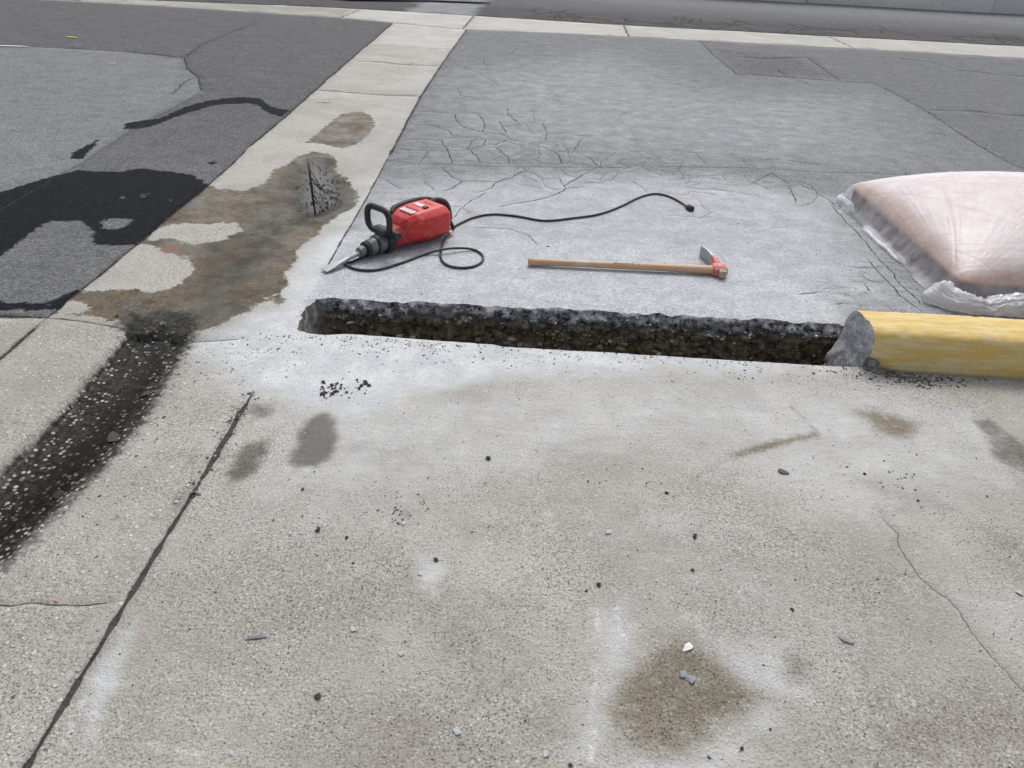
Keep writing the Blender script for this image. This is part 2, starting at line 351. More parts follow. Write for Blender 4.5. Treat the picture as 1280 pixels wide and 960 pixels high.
# ------------------------------------------------------------------ points of the ground sheet
pts = []; hz = []; cv = []
cells = set(); CELL = .012
for k, (l, w, d, amp) in enumerate(CR):
    w = w * 1.3; d = min(d, .0006) if w < .0075 else d; step = max(.007, 1.6 * w); q = jag(l, step, amp, k + 31)
    if len(q) < 3: continue
    t = np.gradient(q, axis=0); t /= np.linalg.norm(t, axis=1)[:, None] + 1e-9; nn = np.stack([-t[:, 1], t[:, 0]], 1)
    ww = w * (.25 + 1.5 * fbm(q[:, 0], q[:, 1], 22, 3, k)); 
    fade = np.minimum(1, np.arange(len(q)) / 6 + .3) * np.minimum(1, np.arange(len(q))[::-1] / 6 + .3); ww = ww * fade
    for o, dd in ((-1, 0), (-.6, 1), (.6, 1), (1, 0)):
        pts.append(q + nn * (o * ww)[:, None]); hz.append(np.full(len(q), -d * dd) * fade); cv.append(np.full(len(q), float(dd)) * (.55 + .45 * fade))
    rad = int(math.ceil(1.2 * w / CELL))
    for c in np.floor(q / CELL).astype(int):
        for a in range(-rad, rad + 1):
            for b in range(-rad, rad + 1): cells.add((c[0] + a, c[1] + b))
cp = np.concatenate(pts); chz = np.concatenate(hz); ccv = np.concatenate(cv)
keep = poly_sdf(cp, TR) < -.006
cp, chz, ccv = cp[keep], chz[keep], ccv[keep]
# regular tessellation, finer close by (spacing follows distance from where one stands)
g = []
for x0, x1, y0, y1, s in ((-20, 1300, -4, 970, 4.4), (-700, 1980, -50, 1500, 13)):
    xs = np.arange(x0, x1, s); ys = np.arange(y0, y1, s)
    X, Y = np.meshgrid(xs, ys); X = X + (np.arange(len(ys)) % 2)[:, None] * s / 2
    X = X.ravel() + rng.uniform(-.25, .25, X.size) * s; Y = Y.ravel() + rng.uniform(-.25, .25, Y.size) * s
    if s > 10:
        m = ~((X > -22) & (X < 1302) & (Y > -8) & (Y < 972)); X, Y = X[m], Y[m]
    d = f_[None] * FPX + RC[None] * (X - 640)[:, None] - UC[None] * (Y - 480)[:, None]
    ok = d[:, 2] < -30; d = d[ok]; t = -EYE / d[:, 2]; q = np.stack([d[:, 0] * t, d[:, 1] * t], 1)
    g.append(q[(np.abs(q[:, 0]) < 40) & (q[:, 1] < 45)])
gx, gy = np.meshgrid(np.arange(-80, 81, 4.0), np.arange(-60, 121, 4.0)); gg = np.stack([gx.ravel(), gy.ravel()], 1)
m = (np.abs(gg[:, 0]) > 40) | (gg[:, 1] > 45) | (gg[:, 1] < -2); g.append(gg[m] + .01)
g = np.concatenate(g)
km = np.array([(a, b) not in cells for a, b in np.floor(g / CELL).astype(int)])
g = g[km]; ts = poly_sdf(g, TR); g = g[ts < -.008]
ntr = len(TR)
ALL = np.concatenate([TR, cp, g]); ZC = np.concatenate([np.zeros(ntr), chz, np.zeros(len(g))]); CV = np.concatenate([np.zeros(ntr), ccv, np.zeros(len(g))])
res = delaunay_2d_cdt([Vector((float(a), float(b))) for a, b in ALL], [(i, (i + 1) % ntr) for i in range(ntr)], [], 0, 1e-5)
V2 = np.array([(v.x, v.y) for v in res[0]]); tri = np.array([f[:3] for f in res[2]], int)
orig = np.array([o[0] if o else -1 for o in res[3]])
zc_ = np.where(orig >= 0, ZC[orig], 0); cv_ = np.where(orig >= 0, CV[orig], 0)
Xv, Yv = V2[:, 0], V2[:, 1]; NV = len(V2)
cen = V2[tri].mean(1)
tri = tri[poly_sdf(cen, TR) < 0]; cen = V2[tri].mean(1)
# ---- region of every face
cx, cy = cen[:, 0], cen[:, 1]
xl, xr, yb0, yb1 = XL(cy), XR(cy), YB0(cx), YB1(cx)
reg = np.zeros(len(cen), int)                       # 0 far road
strip = (cx > xl) & (cx < xr) & (cy < yb0)
reg[(cx >= xr) & (cy < yb0)] = 1                    # asphalt lot
reg[(cx >= xr) & (cy < 2.62)] = 2                   # apron
reg[(cx <= xl) & (cy < yb0)] = 3                    # asphalt lane
reg[(cx <= xl) & (cy < YCR(cx))] = 4                # pad
sj = [float(9.67), 8.48, 6.92]
reg[strip] = 10
for i, yj in enumerate(sj): reg[strip & (cy < yj + wob(cx, .02, int(yj * 10)))] = 11 + i
reg[strip & (cy < YCR(cx))] = 14
band = (cy >= yb0) & (cy < yb1)
for i in range(5):
    lo = -1e9 if i == 0 else BJ[i - 1]; hi = 1e9 if i == 4 else BJ[i]
    reg[band & (cx >= lo) & (cx < hi)] = 20 + i
reg[(cy < -3) | (cx < -40) | (cx > 40)] = 0
# ---- stain fields
P2 = V2
def near(poly, pad):
    lo = poly.min(0) - pad; hi = poly.max(0) + pad
    return np.where((Xv > lo[0]) & (Xv < hi[0]) & (Yv > lo[1]) & (Yv < hi[1]))[0]
def sdf_field(polys, holes=()):
    a = np.full(NV, -.4)
    for p in polys:
        w = W2(p); i = near(w, .4); a[i] = np.maximum(a[i], poly_sdf(P2[i], w))
    for p in holes:
        w = W2(p); i = near(w, .4); a[i] = np.minimum(a[i], -poly_sdf(P2[i], w))
    return np.clip(a, -.4, .4)
def soft(field, poly, softm, amt=1.0):
    w = W2(poly); i = near(w, softm + .1); s = poly_sdf(P2[i], w); field[i] = np.maximum(field[i], amt * sstep(-softm, softm, s))
def softline(field, line, wid, amt=1.0):
    w = W2(line); i = near(w, wid * 2 + .1); d = line_dist(P2[i], w); field[i] = np.maximum(field[i], amt * sstep(wid, 0, d))
A = {}
wet_asp = sdf_field([[(-200,270),(0,240),(60,222),(95,213),(150,215),(175,210),(240,218),(262,231),(240,252),(200,285),(172,304),(160,307),(117,306),(118,290),(100,276),(62,277),(40,290),(0,322),(-200,420)],
    [(84,199),(92,190),(112,180),(128,172),(122,180),(102,200)], [(135,170),(142,166),(138,171)],
    [(153,163),(158,153),(200,148),(232,133),(262,125),(300,121),(325,123),(340,134),(364,138),(352,146),(336,142),(318,129),(270,131),(235,141),(185,160)],
    [(20,388),(-80,384),(-80,378),(0,377),(60,379),(92,362),(104,362),(80,386)], [(255,205),(275,199),(278,202),(262,207)]],
    [[(128,273),(165,274),(162,280),(140,288),(131,285)], [(145,246),(155,244),(152,248)], [(176,243),(187,242),(180,246)], [(208,249),(217,249),(213,252)]])
wet_con = sdf_field([[(383,178),(398,165),(428,142),(452,139),(466,146),(468,160),(450,178),(430,186),(405,180)],
    [(258,232),(275,236),(305,239),(333,228),(341,212),(358,206),(375,194),(392,189),(410,192),(424,202),(417,210),(436,224),(447,240),(445,258),(415,274),(390,299),(368,315),(371,327),(356,343),(361,358),(327,377),(306,392),(255,412),(200,412),(80,392),(60,390),(95,362),(150,315),(200,270),(240,235)],
    [(335,372),(352,368),(358,378),(345,384)]],
    [[(176,297),(198,285),(225,279),(262,280),(298,279),(301,288),(276,302),(240,306),(230,304),(214,298),(190,300)],
     [(140,306),(168,305),(192,306),(206,316),(235,323),(241,338),(226,355),(192,366),(165,362),(85,364)], [(70,376),(104,377),(112,384),(104,393),(70,395)]])
isasp = np.ones(NV, bool)
sp = (Xv > XL(Yv)) & (Xv < XR(Yv)) | (Yv < 2.5)
A['wet'] = np.where(sp, wet_con, wet_asp)
f0 = lambda: np.zeros(NV)
gut = f0(); soft(gut, [(195,400),(245,408),(232,430),(205,470),(178,520),(125,580),(60,640),(0,700),(-150,830),(-150,725),(0,580),(35,545),(75,500),(110,460),(135,425),(165,395)], .12)
soft(gut, [(190,385),(250,390),(250,420),(180,420)], .06, .6)
lipx = np.interp(Yv, *interp_edge([(-150,735),(0,584),(38,546),(75,508),(110,470),(142,434),(172,402)], 1)) + wob(Yv, .008, 19)
gcore = sstep(-.006, .006, Xv - lipx) * (Yv < 2.46) * (Yv > .2)
gut = np.where((Yv < 2.46) & (Xv < XR(Yv)), gut * gcore, gut)
A['gut'] = gut
silt = f0(); soft(silt, [(330,262),(360,225),(400,195),(430,225),(420,260),(370,268),(345,300),(330,330),(290,370),(262,395),(240,395),(270,340),(310,290)], .16, 1.0); soft(silt, [(345,255),(362,215),(385,192),(412,192),(440,225),(444,256),(400,280),(355,285)], .12, 1.0); soft(silt, [(235,300),(300,296),(330,330),(270,372),(215,395),(200,385),(255,345)], .10, .55); A['silt'] = silt
damp = f0(); rp0 = random.Random(8)
for q_ in range(14):
    bx_, by_ = 300 + rp0.gauss(40, 42), 560 + rp0.gauss(0, 22); br_ = rp0.uniform(4, 13); soft(damp, [(bx_ + br_ * 1.3 * math.cos(t_), by_ + br_ * .8 * math.sin(t_)) for t_ in np.arange(0, 6.2, .8)], .03, rp0.uniform(.25, .6))
soft(damp, [(388,521),(408,516),(424,528),(421,555),(408,578),(366,589),(363,575),(372,545)], .055)
soft(damp, [(300,557),(338,545),(336,562),(322,594),(285,604),(280,590)], .045, .80); soft(damp, [(335,535),(350,535),(346,541)], .02, .6)
soft(damp, [(1210,525),(1235,520),(1260,540),(1300,560),(1300,600),(1240,576)], .05, .60); soft(damp, [(1258,538),(1300,530),(1300,545)], .03, .4)
soft(damp, [(300,505),(350,498),(345,520),(305,535)], .05, .52); soft(damp, [(250,570),(285,545),(300,560),(262,600)], .05, .48); soft(damp, [(205,640),(240,590),(255,600),(225,650)], .03, .5); soft(damp, [(430,590),(480,580),(470,600)], .04, .35); soft(damp, [(480,640),(530,630),(520,655)], .04, .34); soft(damp, [(215,570),(250,545),(255,570),(240,590)], .04, .4)
soft(damp, [(0,388),(50,386),(40,395),(0,400)], .05, .35)
soft(damp, [(268,620),(300,612),(290,628)], .04, .32); soft(damp, [(742,540),(765,540),(775,630),(768,640)], .03, .20)
soft(damp, [(880,58),(1000,72),(1045,98),(925,93)], .12, .42); soft(damp, [(130,80),(-50,60),(-50,20),(130,20)], .5, .25)
A['damp'] = damp
oil = f0()
soft(oil, [(857,797),(880,815),(912,838),(948,866),(925,892),(895,905),(868,938),(820,950),(770,920),(752,880),(790,838),(835,803)], .034, .80)
soft(oil, [(975,820),(1000,815),(1014,832),(1010,850),(988,852),(972,842)], .028, .66)
soft(oil, [(908,571),(930,562),(962,552),(1018,541),(1026,545),(966,560),(920,572)], .010, 1.0)
soft(oil, [(860,600),(906,572),(910,575),(866,602)], .012, .35)
soft(oil, [(1070,514),(1100,512),(1150,530),(1140,550),(1100,545)], .045, 1.0)
soft(oil, [(1215,650),(1280,665),(1330,720),(1290,740),(1240,710)], .09, .5)
soft(oil, [(1110,885),(1300,880),(1400,960),(1100,960)], .10, .46)
soft(oil, [(1060,900),(1110,895),(1090,960),(1000,980)], .08, .25)
soft(oil, [(420,900),(600,840),(650,1000),(400,1000)], .16, .36); soft(oil, [(520,760),(720,770),(700,900),(560,900)], .14, .26); soft(oil, [(420,720),(480,700),(470,790),(430,790)], .08, .22)
soft(oil, [(80,380),(160,385),(200,410),(150,420),(100,410)], .07, .30); soft(oil, [(1100,600),(1180,620),(1200,640),(1110,640)], .08, .25)
softline(oil, [(985,505),(1005,524),(1024,542)], .012, .6)
A['oil'] = oil
dust = f0()
soft(dust, [(236,432),(300,404),(345,388),(362,352),(372,330),(392,305),(420,285),(560,290),(760,295),(960,320),(1050,380),(1060,400),(1040,460),(860,462),(640,470),(520,492),(470,520),(430,520),(330,494),(275,470)], .16, .92)
soft(dust, [(380,330),(430,255),(470,225),(640,215),(900,215),(1060,250),(1120,330),(1160,392),(1050,405),(380,380)], .50, .66)
soft(dust, [(470,210),(540,90),(760,60),(900,110),(1100,120),(1180,210),(1060,220),(470,215)], 1.2, .38)
soft(dust, [(340,495),(520,480),(900,470),(1060,480),(1280,520),(1280,640),(1050,640),(820,560),(640,600),(480,640),(330,640),(300,600)], .22, .40)
soft(dust, [(700,560),(900,620),(1100,700),(1000,800),(800,760)], .25, .22)
soft(dust, [(740,760),(790,740),(800,830),(770,900),(735,960),(700,960),(740,850)], .06, .48); soft(dust, [(880,790),(990,800),(1020,870),(960,880),(900,840)], .08, .50)
soft(dust, [(800,940),(860,950),(900,930),(960,880),(970,900),(900,980),(780,1000),(760,960)], .07, .58); soft(dust, [(520,695),(560,695),(550,750),(515,740)], .04, .5)
soft(dust, [(100,880),(115,840),(140,810),(175,770),(150,860),(110,930)], .035, .55); soft(dust, [(1170,730),(1290,730),(1280,800),(1200,790)], .1, .32)
A['dust'] = dust
chalk = f0()
for l, w, a in (([(770,757),(776,790),(782,800)], .008, 1), ([(745,762),(748,790)], .010, 1), ([(742,830),(745,860),(738,900)], .007, .8), ([(744,915),(738,950)], .010, .9), ([(1125,865),(1122,885)], .004, 1),
    ([(1131,862),(1133,882)], .004, 1), ([(1140,868),(1143,882)], .004, .9), ([(170,925),(250,945)], .010, .6), ([(105,875),(75,940)], .012, .7), ([(530,880),(570,892)], .012, .5), ([(885,165),(905,182)], .006, .8),
    ([(800,835),(812,842)], .006, .5), ([(360,575),(395,590)], .006, .5), ([(470,560),(540,552)], .02, .4), ([(684,640),(694,668)], .02, .45), ([(860,770),(880,780)], .03, .4), ([(925,740),(935,765)], .006, .6)):
    softline(chalk, l, w, a)
A['chalk'] = chalk
rust = f0(); soft(rust, [(198,312),(212,306),(226,306),(222,314),(205,318)], .03, .9); A['rust'] = rust
ny = (Xv + 0.93) * .134 + 4.77
tone = np.full(NV, .30)
rgc = np.where(Yv > YB1(Xv), 0, np.where(Xv < XL(Yv), 3, 1))
tone = np.where(rgc == 0, .02 + .25 * sstep(14.0, 15.5, Yv) + .42 * sstep(15.2, 17.5, Yv) * sstep(-1, 2, Xv), tone)
tone = np.where(rgc == 1, np.where(Yv < ny, .80, .70), tone)
lt = np.full(NV, -1.); w = W2([(-300,75),(0,60),(60,59),(150,64),(228,73),(233,86),(247,98),(252,116),(200,140),(160,162),(100,203),(60,225),(0,262),(-300,400)]); lt = poly_sdf(P2, w)
tone = np.where(rgc == 3, .22 + .46 * sstep(-.03, .03, lt) + .16 * sstep(6.5, 3.0, Yv) * (lt < 0), tone)
w = W2([(878,52),(922,94),(1045,100),(1095,104),(1150,135),(1300,222),(1700,450),(1900,300),(1500,80),(1280,74)]); s_ = poly_sdf(P2, w); tone = np.where((rgc == 1) & (s_ > 0), .50, tone)
con = (Yv < 2.5) | ((Xv > XL(Yv)) & (Xv < XR(Yv))) | ((Yv > YB0(Xv)) & (Yv < YB1(Xv)))
tcon = np.where(Yv > 9.67, 1.0, np.where(Yv > 5, .60, .55)); tcon = np.where((Yv > YB0(Xv)) & (Xv > 1.42), .85, tcon); tcon = np.where((Yv > YB0(Xv)) & (Xv < -2.87), .25, tcon)
ap = Yv < 2.6
tcon = np.where(ap & (Xv > XR(Yv)), .30 + .22 * sstep(1.0, 2.4, Yv), tcon); tcon = np.where(ap & (Xv <= XR(Yv)), .34, tcon)
A['tone'] = np.where(con, tcon, tone)
coarse = np.where((Xv < XR(Yv)) & (Yv < 2.6), .85 * sstep(2.6, 2.3, Yv), np.where(rgc == 3, sstep(-.05, .05, lt), .1)); coarse = np.where(con & (Yv > 2.6), .0, coarse)
coarse = np.where((Xv > XR(Yv)) & (Yv < 2.6), .0, coarse)
A['coarse'] = coarse; A['crack'] = cv_
# ---- heights
Z = valley(Xv, Yv) + zc_
pud = sdf_field([[(362,242),(368,222),(376,206),(388,198),(405,199),(424,212),(438,232),(441,250),(418,262),(392,268),(366,264)]])
Z -= .016 * sstep(-.10, .08, pud)
Z -= .026 * gcore * sstep(.55, .0, Xv - lipx) * (Xv < XR(Yv) - .02)
Z -= .010 * sstep(.35, .9, gut) * (.5 + fbm(Xv, Yv, 9, 3, 5))
rel = np.clip(1.2 / (.2 + np.hypot(Xv, Yv - 2) * .0), 0, 1)
Z += .006 * (fbm(Xv, Yv, 1.6, 4, 2) - .5) + .0022 * (fbm(Xv, Yv, 30, 3, 8) - .5)
Z[Yv > 12.3] -= .0
trd = poly_sdf(P2, TR); lip = (np.abs(trd) < .06) & (Yv > 2.7)
Z = np.where(lip, Z - .010 * sstep(-.06, 0, trd) * fbm(Xv, Yv, 30, 3, 12), Z)
trench_z = {}
for i in range(NV):
    o = orig[i]
    if 0 <= o < ntr: trench_z[o] = Z[i]
def sheet(name, ids, mat, parent=None):
    t = tri[np.isin(reg, ids)]; u, inv = np.unique(t, return_inverse=True); t = inv.reshape(-1, 3)
    me = bpy.data.meshes.new(name); me.vertices.add(len(u)); me.loops.add(t.size); me.polygons.add(len(t))
    me.vertices.foreach_set('co', np.stack([Xv[u], Yv[u], Z[u]], 1).astype(np.float32).ravel())
    me.loops.foreach_set('vertex_index', t.astype(np.int32).ravel()); me.polygons.foreach_set('loop_start', np.arange(0, t.size, 3, dtype=np.int32))
    me.update(calc_edges=True); me.validate(); me.shade_smooth(); me.materials.append(mat)
    for k, a in A.items():
        at = me.attributes.new(k, 'FLOAT', 'POINT'); at.data.foreach_set('value', a[u].astype(np.float32))
    o = bpy.data.objects.new(name, me); link(o)
    if parent: o.parent = parent
    else: tag(o, kind='structure')
    return o
# orient all triangles upward
a, b, c = V2[tri[:, 0]], V2[tri[:, 1]], V2[tri[:, 2]]
cr = (b[:, 0] - a[:, 0]) * (c[:, 1] - a[:, 1]) - (b[:, 1] - a[:, 1]) * (c[:, 0] - a[:, 0])
tri[cr < 0] = tri[cr < 0][:, ::-1]
sheet('asphalt_road', [0], MAT_ASP); sheet('asphalt_lot', [1], MAT_ASP); sheet('concrete_apron', [2], MAT_CON); sheet('asphalt_lane', [3], MAT_ASP); sheet('concrete_pad', [4], MAT_CON)
gt = empty('concrete_gutter'); tag(gt, kind='structure')
for i in range(10, 15): sheet('slab', [i], MAT_CON, gt)
bd = empty('concrete_band'); tag(bd, kind='structure')
for i in range(20, 25): sheet('slab', [i], MAT_CON, bd)
# ground under everything, out to the horizon
n = NT('bare_earth'); n.base(n.mix(n.noise(3, 5), (.05, .045, .04), (.10, .09, .075)), .95); MAT_EARTH = n.m
o = mesh_obj('ground', [(-600, -600, -.9), (600, -600, -.9), (600, 900, -.9), (-600, 900, -.9)], [(0, 1, 2, 3)], MAT_EARTH); tag(o, kind='structure')

# ------------------------------------------------------------------ trench: walls swept round the outline, ragged, and a rubble floor
nrm = np.zeros((ntr, 2)); area = 0.5 * np.sum(TR[:, 0] * np.roll(TR[:, 1], -1) - np.roll(TR[:, 0], -1) * TR[:, 1]); sg = 1 if area > 0 else -1
for i in range(ntr):
    t = TR[(i + 4) % ntr] - TR[i - 4]; t /= np.linalg.norm(t); nrm[i] = sg * np.array([-t[1], t[0]])
isback = sstep(2.70, 2.79, TR[:, 1]) * sstep(-.90, -.80, TR[:, 0])
DEP = [0, -.004, -.010, -.018, -.026, -.034, -.042, -.050, -.058, -.066, -.074, -.082, -.090, -.098, -.108, -.118, -.128, -.138, -.148, -.158, -.168, -.178, -.188, -.198, -.21, -.225]
bk_in = np.interp([-d for d in DEP], [0, .01, .03, .05, .075, .09, .11, .16, .225], [0, .012, .030, .044, .050, .038, .030, .040, .070])
ot_in = np.interp([-d for d in DEP], [0, .02, .06, .12, .225], [0, .004, .012, .020, .045])
TV = []; LAY = []
for k, d in enumerate(DEP):
    for i in range(ntr):
        ins = bk_in[k] * isback[i] + ot_in[k] * (1 - isback[i])
        p = np.array([*(TR[i] + nrm[i] * ins), d + trench_z.get(i, 0)])
        if k:
            am = min(1, k / 3)
            v = Vector(p)
            a1 = noise.fractal(v * 34, 1.0, 2.0, 4) + .9 * noise.noise(v * 11); a2 = noise.cell(Vector((v.x * 30, v.y * 30, v.z * 45)))
            rough = (.015 if d > -.09 else .018) * (isback[i] * .65 + .35)
            p[:2] += nrm[i] * am * (a1 * rough + (a2 - .5) * .016 * isback[i]); p[2] += am * noise.noise(v * 60) * .005
        TV.append(p); LAY.append(isback[i])
TF = []
for k in range(len(DEP) - 1):
    for i in range(ntr):
        j = (i + 1) % ntr; a_, b_ = k * ntr + i, k * ntr + j; TF.append((a_, b_, b_ + ntr, a_ + ntr))
fl = np.array([v[:2] for v in TV[-ntr:]]); base = len(TV)
gx, gy = np.meshgrid(np.arange(-.9, 1.5, .011), np.arange(2.45, 2.9, .011)); q = np.stack([gx.ravel(), gy.ravel()], 1) + rng.uniform(-.003, .003, (gx.size, 2))
q = q[poly_sdf(q, fl) > .008]
rs = delaunay_2d_cdt([Vector(map(float, p)) for p in np.concatenate([fl, q])], [(i, (i + 1) % ntr) for i in range(ntr)], [list(range(ntr))], 1, 1e-6)
mp = {}
for i, v in enumerate(rs[0]):
    og = rs[3][i]; og = [x for x in og if x < ntr]
    if og: mp[i] = base - ntr + og[0]
    else:
        mp[i] = len(TV); V3 = Vector((v.x, v.y, 0)); TV.append(np.array([v.x, v.y, -.215 + .05 * noise.fractal(V3 * 7, 1, 2, 5) + .02 * abs(noise.noise(V3 * 30))])); LAY.append(.5)
for f in rs[2]: TF.append(tuple(mp[x] for x in f))
n = NT('broken_trench_wall'); sp_ = n.new('ShaderNodeSeparateXYZ'); n.put(sp_.inputs[0], n.coord()); zz = sp_.outputs[2]
zz = n.math('ADD', zz, n.math('MULTIPLY', n.math('SUBTRACT', n.noise(9, 5), .5), .05))
lay = n.attr('layer')
asp = n.mix(n.step(n.noise(75, 4, .7), .40, .64), (.010, .010, .012), (.075, .076, .082))
asp = n.mix(n.math('MULTIPLY', n.step(n.vor(110), .25, .12), .55), asp, (.20, .20, .21))
dustm = n.math('MULTIPLY', n.step(n.noise(30, 6, .75), .36, .54), n.step(zz, -.066, -.022, .10, 1.0))
asp = n.mix(n.math('MULTIPLY', dustm, .88), asp, (.50, .51, .53))
soil = n.mix(n.step(n.noise(22, 6, .68), .35, .68), (.085, .066, .042), (.36, .30, .215))
soil = n.mix(n.math('MULTIPLY', n.step(n.vor(70), .30, .15), n.step(n.noise(12, 3), .48, .62)), soil, (.40, .365, .31))
con_ = n.mix(n.step(n.noise(30, 6, .7), .35, .68), (.18, .165, .145), (.40, .385, .36))
bk = n.mix(n.step(zz, -.066, -.054), soil, asp)
ot = n.mix(n.step(zz, -.19, -.11), soil, con_)
c = n.mix(lay, ot, bk); n.base(c, .95, 0, .2); n.bump(n.math('ADD', n.noise(90, 6, .75), n.noise(260, 3)), .9, .010)
o = mesh_obj('trench', TV, TF, n.m); tag(o, kind='structure')
at = o.data.attributes.new('layer', 'FLOAT', 'POINT'); at.data.foreach_set('value', np.array(LAY, np.float32))

# ------------------------------------------------------------------ stones, crumbs and grit
def rock_data(seed, sub=2, flat=.7, jit=.28):
    bm = bmesh.new(); bmesh.ops.create_icosphere(bm, subdivisions=sub, radius=.5); rr = random.Random(seed); off = Vector((rr.random() * 9, rr.random() * 9, rr.random() * 9))
    for v in bm.verts:
        k = 1 + jit * 2 * noise.noise(v.co * 2.2 + off) + jit * .6 * noise.noise(v.co * 6 + off); v.co *= k; v.co.z *= flat
    V = np.array([v.co[:] for v in bm.verts]); F = [[v.index for v in f.verts] for f in bm.faces]; bm.free(); return V, F
ROCKS = [rock_data(i, 1, .65, .3) for i in range(6)]
ROCKS2 = [rock_data(i + 50, 1, .62, .55) for i in range(5)]
def scatter(name, items, mat, label=None, cat=None):
    """items: (x, y, z, size, flat)"""
    VV = []; FF = []; b = 0
    for k, (x, y, z, s, fl_) in enumerate(items):
        V, F = ROCKS[k % 6]; a = k * 2.399; ca, sa = math.cos(a), math.sin(a); sx = s * (.8 + 1.0 * ((k * 7919) % 100) / 100)
        W = np.stack([x + (V[:, 0] * ca * sx - V[:, 1] * sa * s), y + (V[:, 0] * sa * sx + V[:, 1] * ca * s), z + V[:, 2] * s * fl_], 1)
        VV.append(W); FF += [(f[0] + b, f[1] + b, f[2] + b) for f in F]; b += len(V)
    o = mesh_obj(name, np.concatenate(VV), FF, mat); tag(o, label, cat, kind='stuff'); return o
def stone_mat(name, c0, c1, c2=None, rough=.85, p2=.9):
    n = NT(name); r = n.island(); c = n.mix(r, c0, c1)
    if c2: c = n.mix(n.step(r, p2, p2 + .01), c, c2)
    c = n.mix(n.math('MULTIPLY', n.step(n.noise(160, 3), .4, .7), .4), c, n.mix(1.0, c, (1.5, 1.5, 1.5), 'MULTIPLY'))
    n.base(c, rough, 0, .3); n.bump(n.noise(300, 3), .5, .003); return n.m
M_DARK = stone_mat('black_asphalt_crumb', (.016, .016, .017), (.055, .053, .05))
M_GRIT = stone_mat('mixed_grit', (.05, .048, .045), (.20, .19, .175), (.55, .53, .5), p2=.86)
M_PEB = stone_mat('gutter_pebble', (.05, .046, .040), (.38, .355, .315), (.34, .22, .11), p2=.95)
M_RUB = stone_mat('trench_rubble', (.10, .080, .055), (.27, .225, .165), (.36, .34, .31), p2=.95, rough=.95)
M_CHIP = stone_mat('pale_chip', (.34, .345, .355), (.44, .445, .455))
from mathutils.kdtree import KDTree
def zfun():
    i = np.where((np.abs(Xv) < 6) & (Yv > 0) & (Yv < 8) & (cv_ == 0))[0]
    kd = KDTree(len(i))
    for j, k in enumerate(i): kd.insert((Xv[k], Yv[k], 0), j)
    kd.balance(); zz_ = Z[i]
    return lambda x, y: float(zz_[kd.find((x, y, 0))[1]])
ZG = zfun()
# exposed pebbles of the gutter
it = []; rp = random.Random(3)
while len(it) < 800:
    y = rp.uniform(.7, 2.42); c = -1.30 - .10 * min(1, max(0, (2.3 - y))); x = c + rp.gauss(.06, .16)
    if not -1.82 < x < -.95: continue
    s = rp.choice([.0025, .003, .004, .005, .006, .008, .010]) * rp.uniform(.8, 1.3); it.append((x, y, ZG(x, y) + s * rp.uniform(-.12, .04), s, .6))
o = scatter('gutter_pebbles', it, M_PEB, 'many small pale pebbles bedded along the wet channel of the concrete gutter', 'pebbles')
# grit on the apron and around the trench
it = []
for _ in range(1100):
    x, y = rp.uniform(-.9, 2.2), rp.uniform(.75, 2.45); s = rp.uniform(.0022, .0045) * (1.5 if rp.random() < .06 else 1); it.append((x, y, ZG(x, y) + s * .25, s, .9))
for _ in range(420):
    x = rp.choice([-.8, -.55, -.3, .1, .5, .9, 1.3]) + rp.gauss(0, .13); y = 2.49 - abs(rp.gauss(0, .07)); s = rp.uniform(.003, .007); it.append((x, y, ZG(x, y) + s * .25, s, .9))
for _ in range(320):
    x = rp.gauss(1.56, .10); y = 2.425 + rp.gauss(-.01, .03); s = rp.uniform(.003, .011)
    if y < 2.455: it.append((x, y, ZG(x, y) + s * .25, s, .8))
for _ in range(90):
    x = rp.gauss(-.915, .018); y = rp.uniform(1.5, 2.07); s = rp.uniform(.003, .009); it.append((x, y, ZG(x, y) + s * .2, s, .8))
for _ in range(160):
    x, y = rp.uniform(-.8, 1.9), rp.uniform(2.9, 4.6); s = rp.uniform(.003, .006); it.append((x, y, ZG(x, y) + s * .25, s, .8))
for cx_, cy_, nn_ in ((495, 640, 26), (520, 622, 14), (770, 600, 14), (1130, 470, 40), (1120, 600, 22)):
    p = GV(cx_, cy_)
    for _ in range(nn_):
        x, y = p[0] + rp.gauss(0, .05), p[1] + rp.gauss(0, .035); s = rp.uniform(.003, .007); it.append((x, y, ZG(x, y) + s * .25, s, .9))
o = scatter('loose_grit', [i for i, k_ in zip(it, poly_sdf(np.array([q[:2] for q in it]), TR)) if k_ < -.004], M_GRIT, 'fine loose grit and dust crumbs strewn over the concrete', 'grit')
# rubble in the trench
it = []
for _ in range(900):
    x, y = rp.uniform(-.84, 1.42), rp.uniform(2.53, 2.80); s = rp.choice([.008, .010, .014, .02, .034]) * rp.uniform(.7, 1.2)
    V3 = Vector((x, y, 0)); z = -.215 + .05 * noise.fractal(V3 * 7, 1, 2, 5) + .07 * max(0, (y - 2.70) / .1) + .05 * max(0, (2.58 - y) / .05) * .4
    it.append((x, y, z + s * .2, s, .9))
for _ in range(120):
    x, y = rp.gauss(1.40, .06), rp.uniform(2.50, 2.72); s = rp.uniform(.012, .035)
    if x < 1.46: it.append((x, y, -.16 + rp.uniform(0, .12) * min(1, max(0, (x - 1.28) / .15)), s, .9))
o = scatter('trench_rubble', it, M_RUB, 'dark soil and broken rubble lying in the open trench', 'rubble')

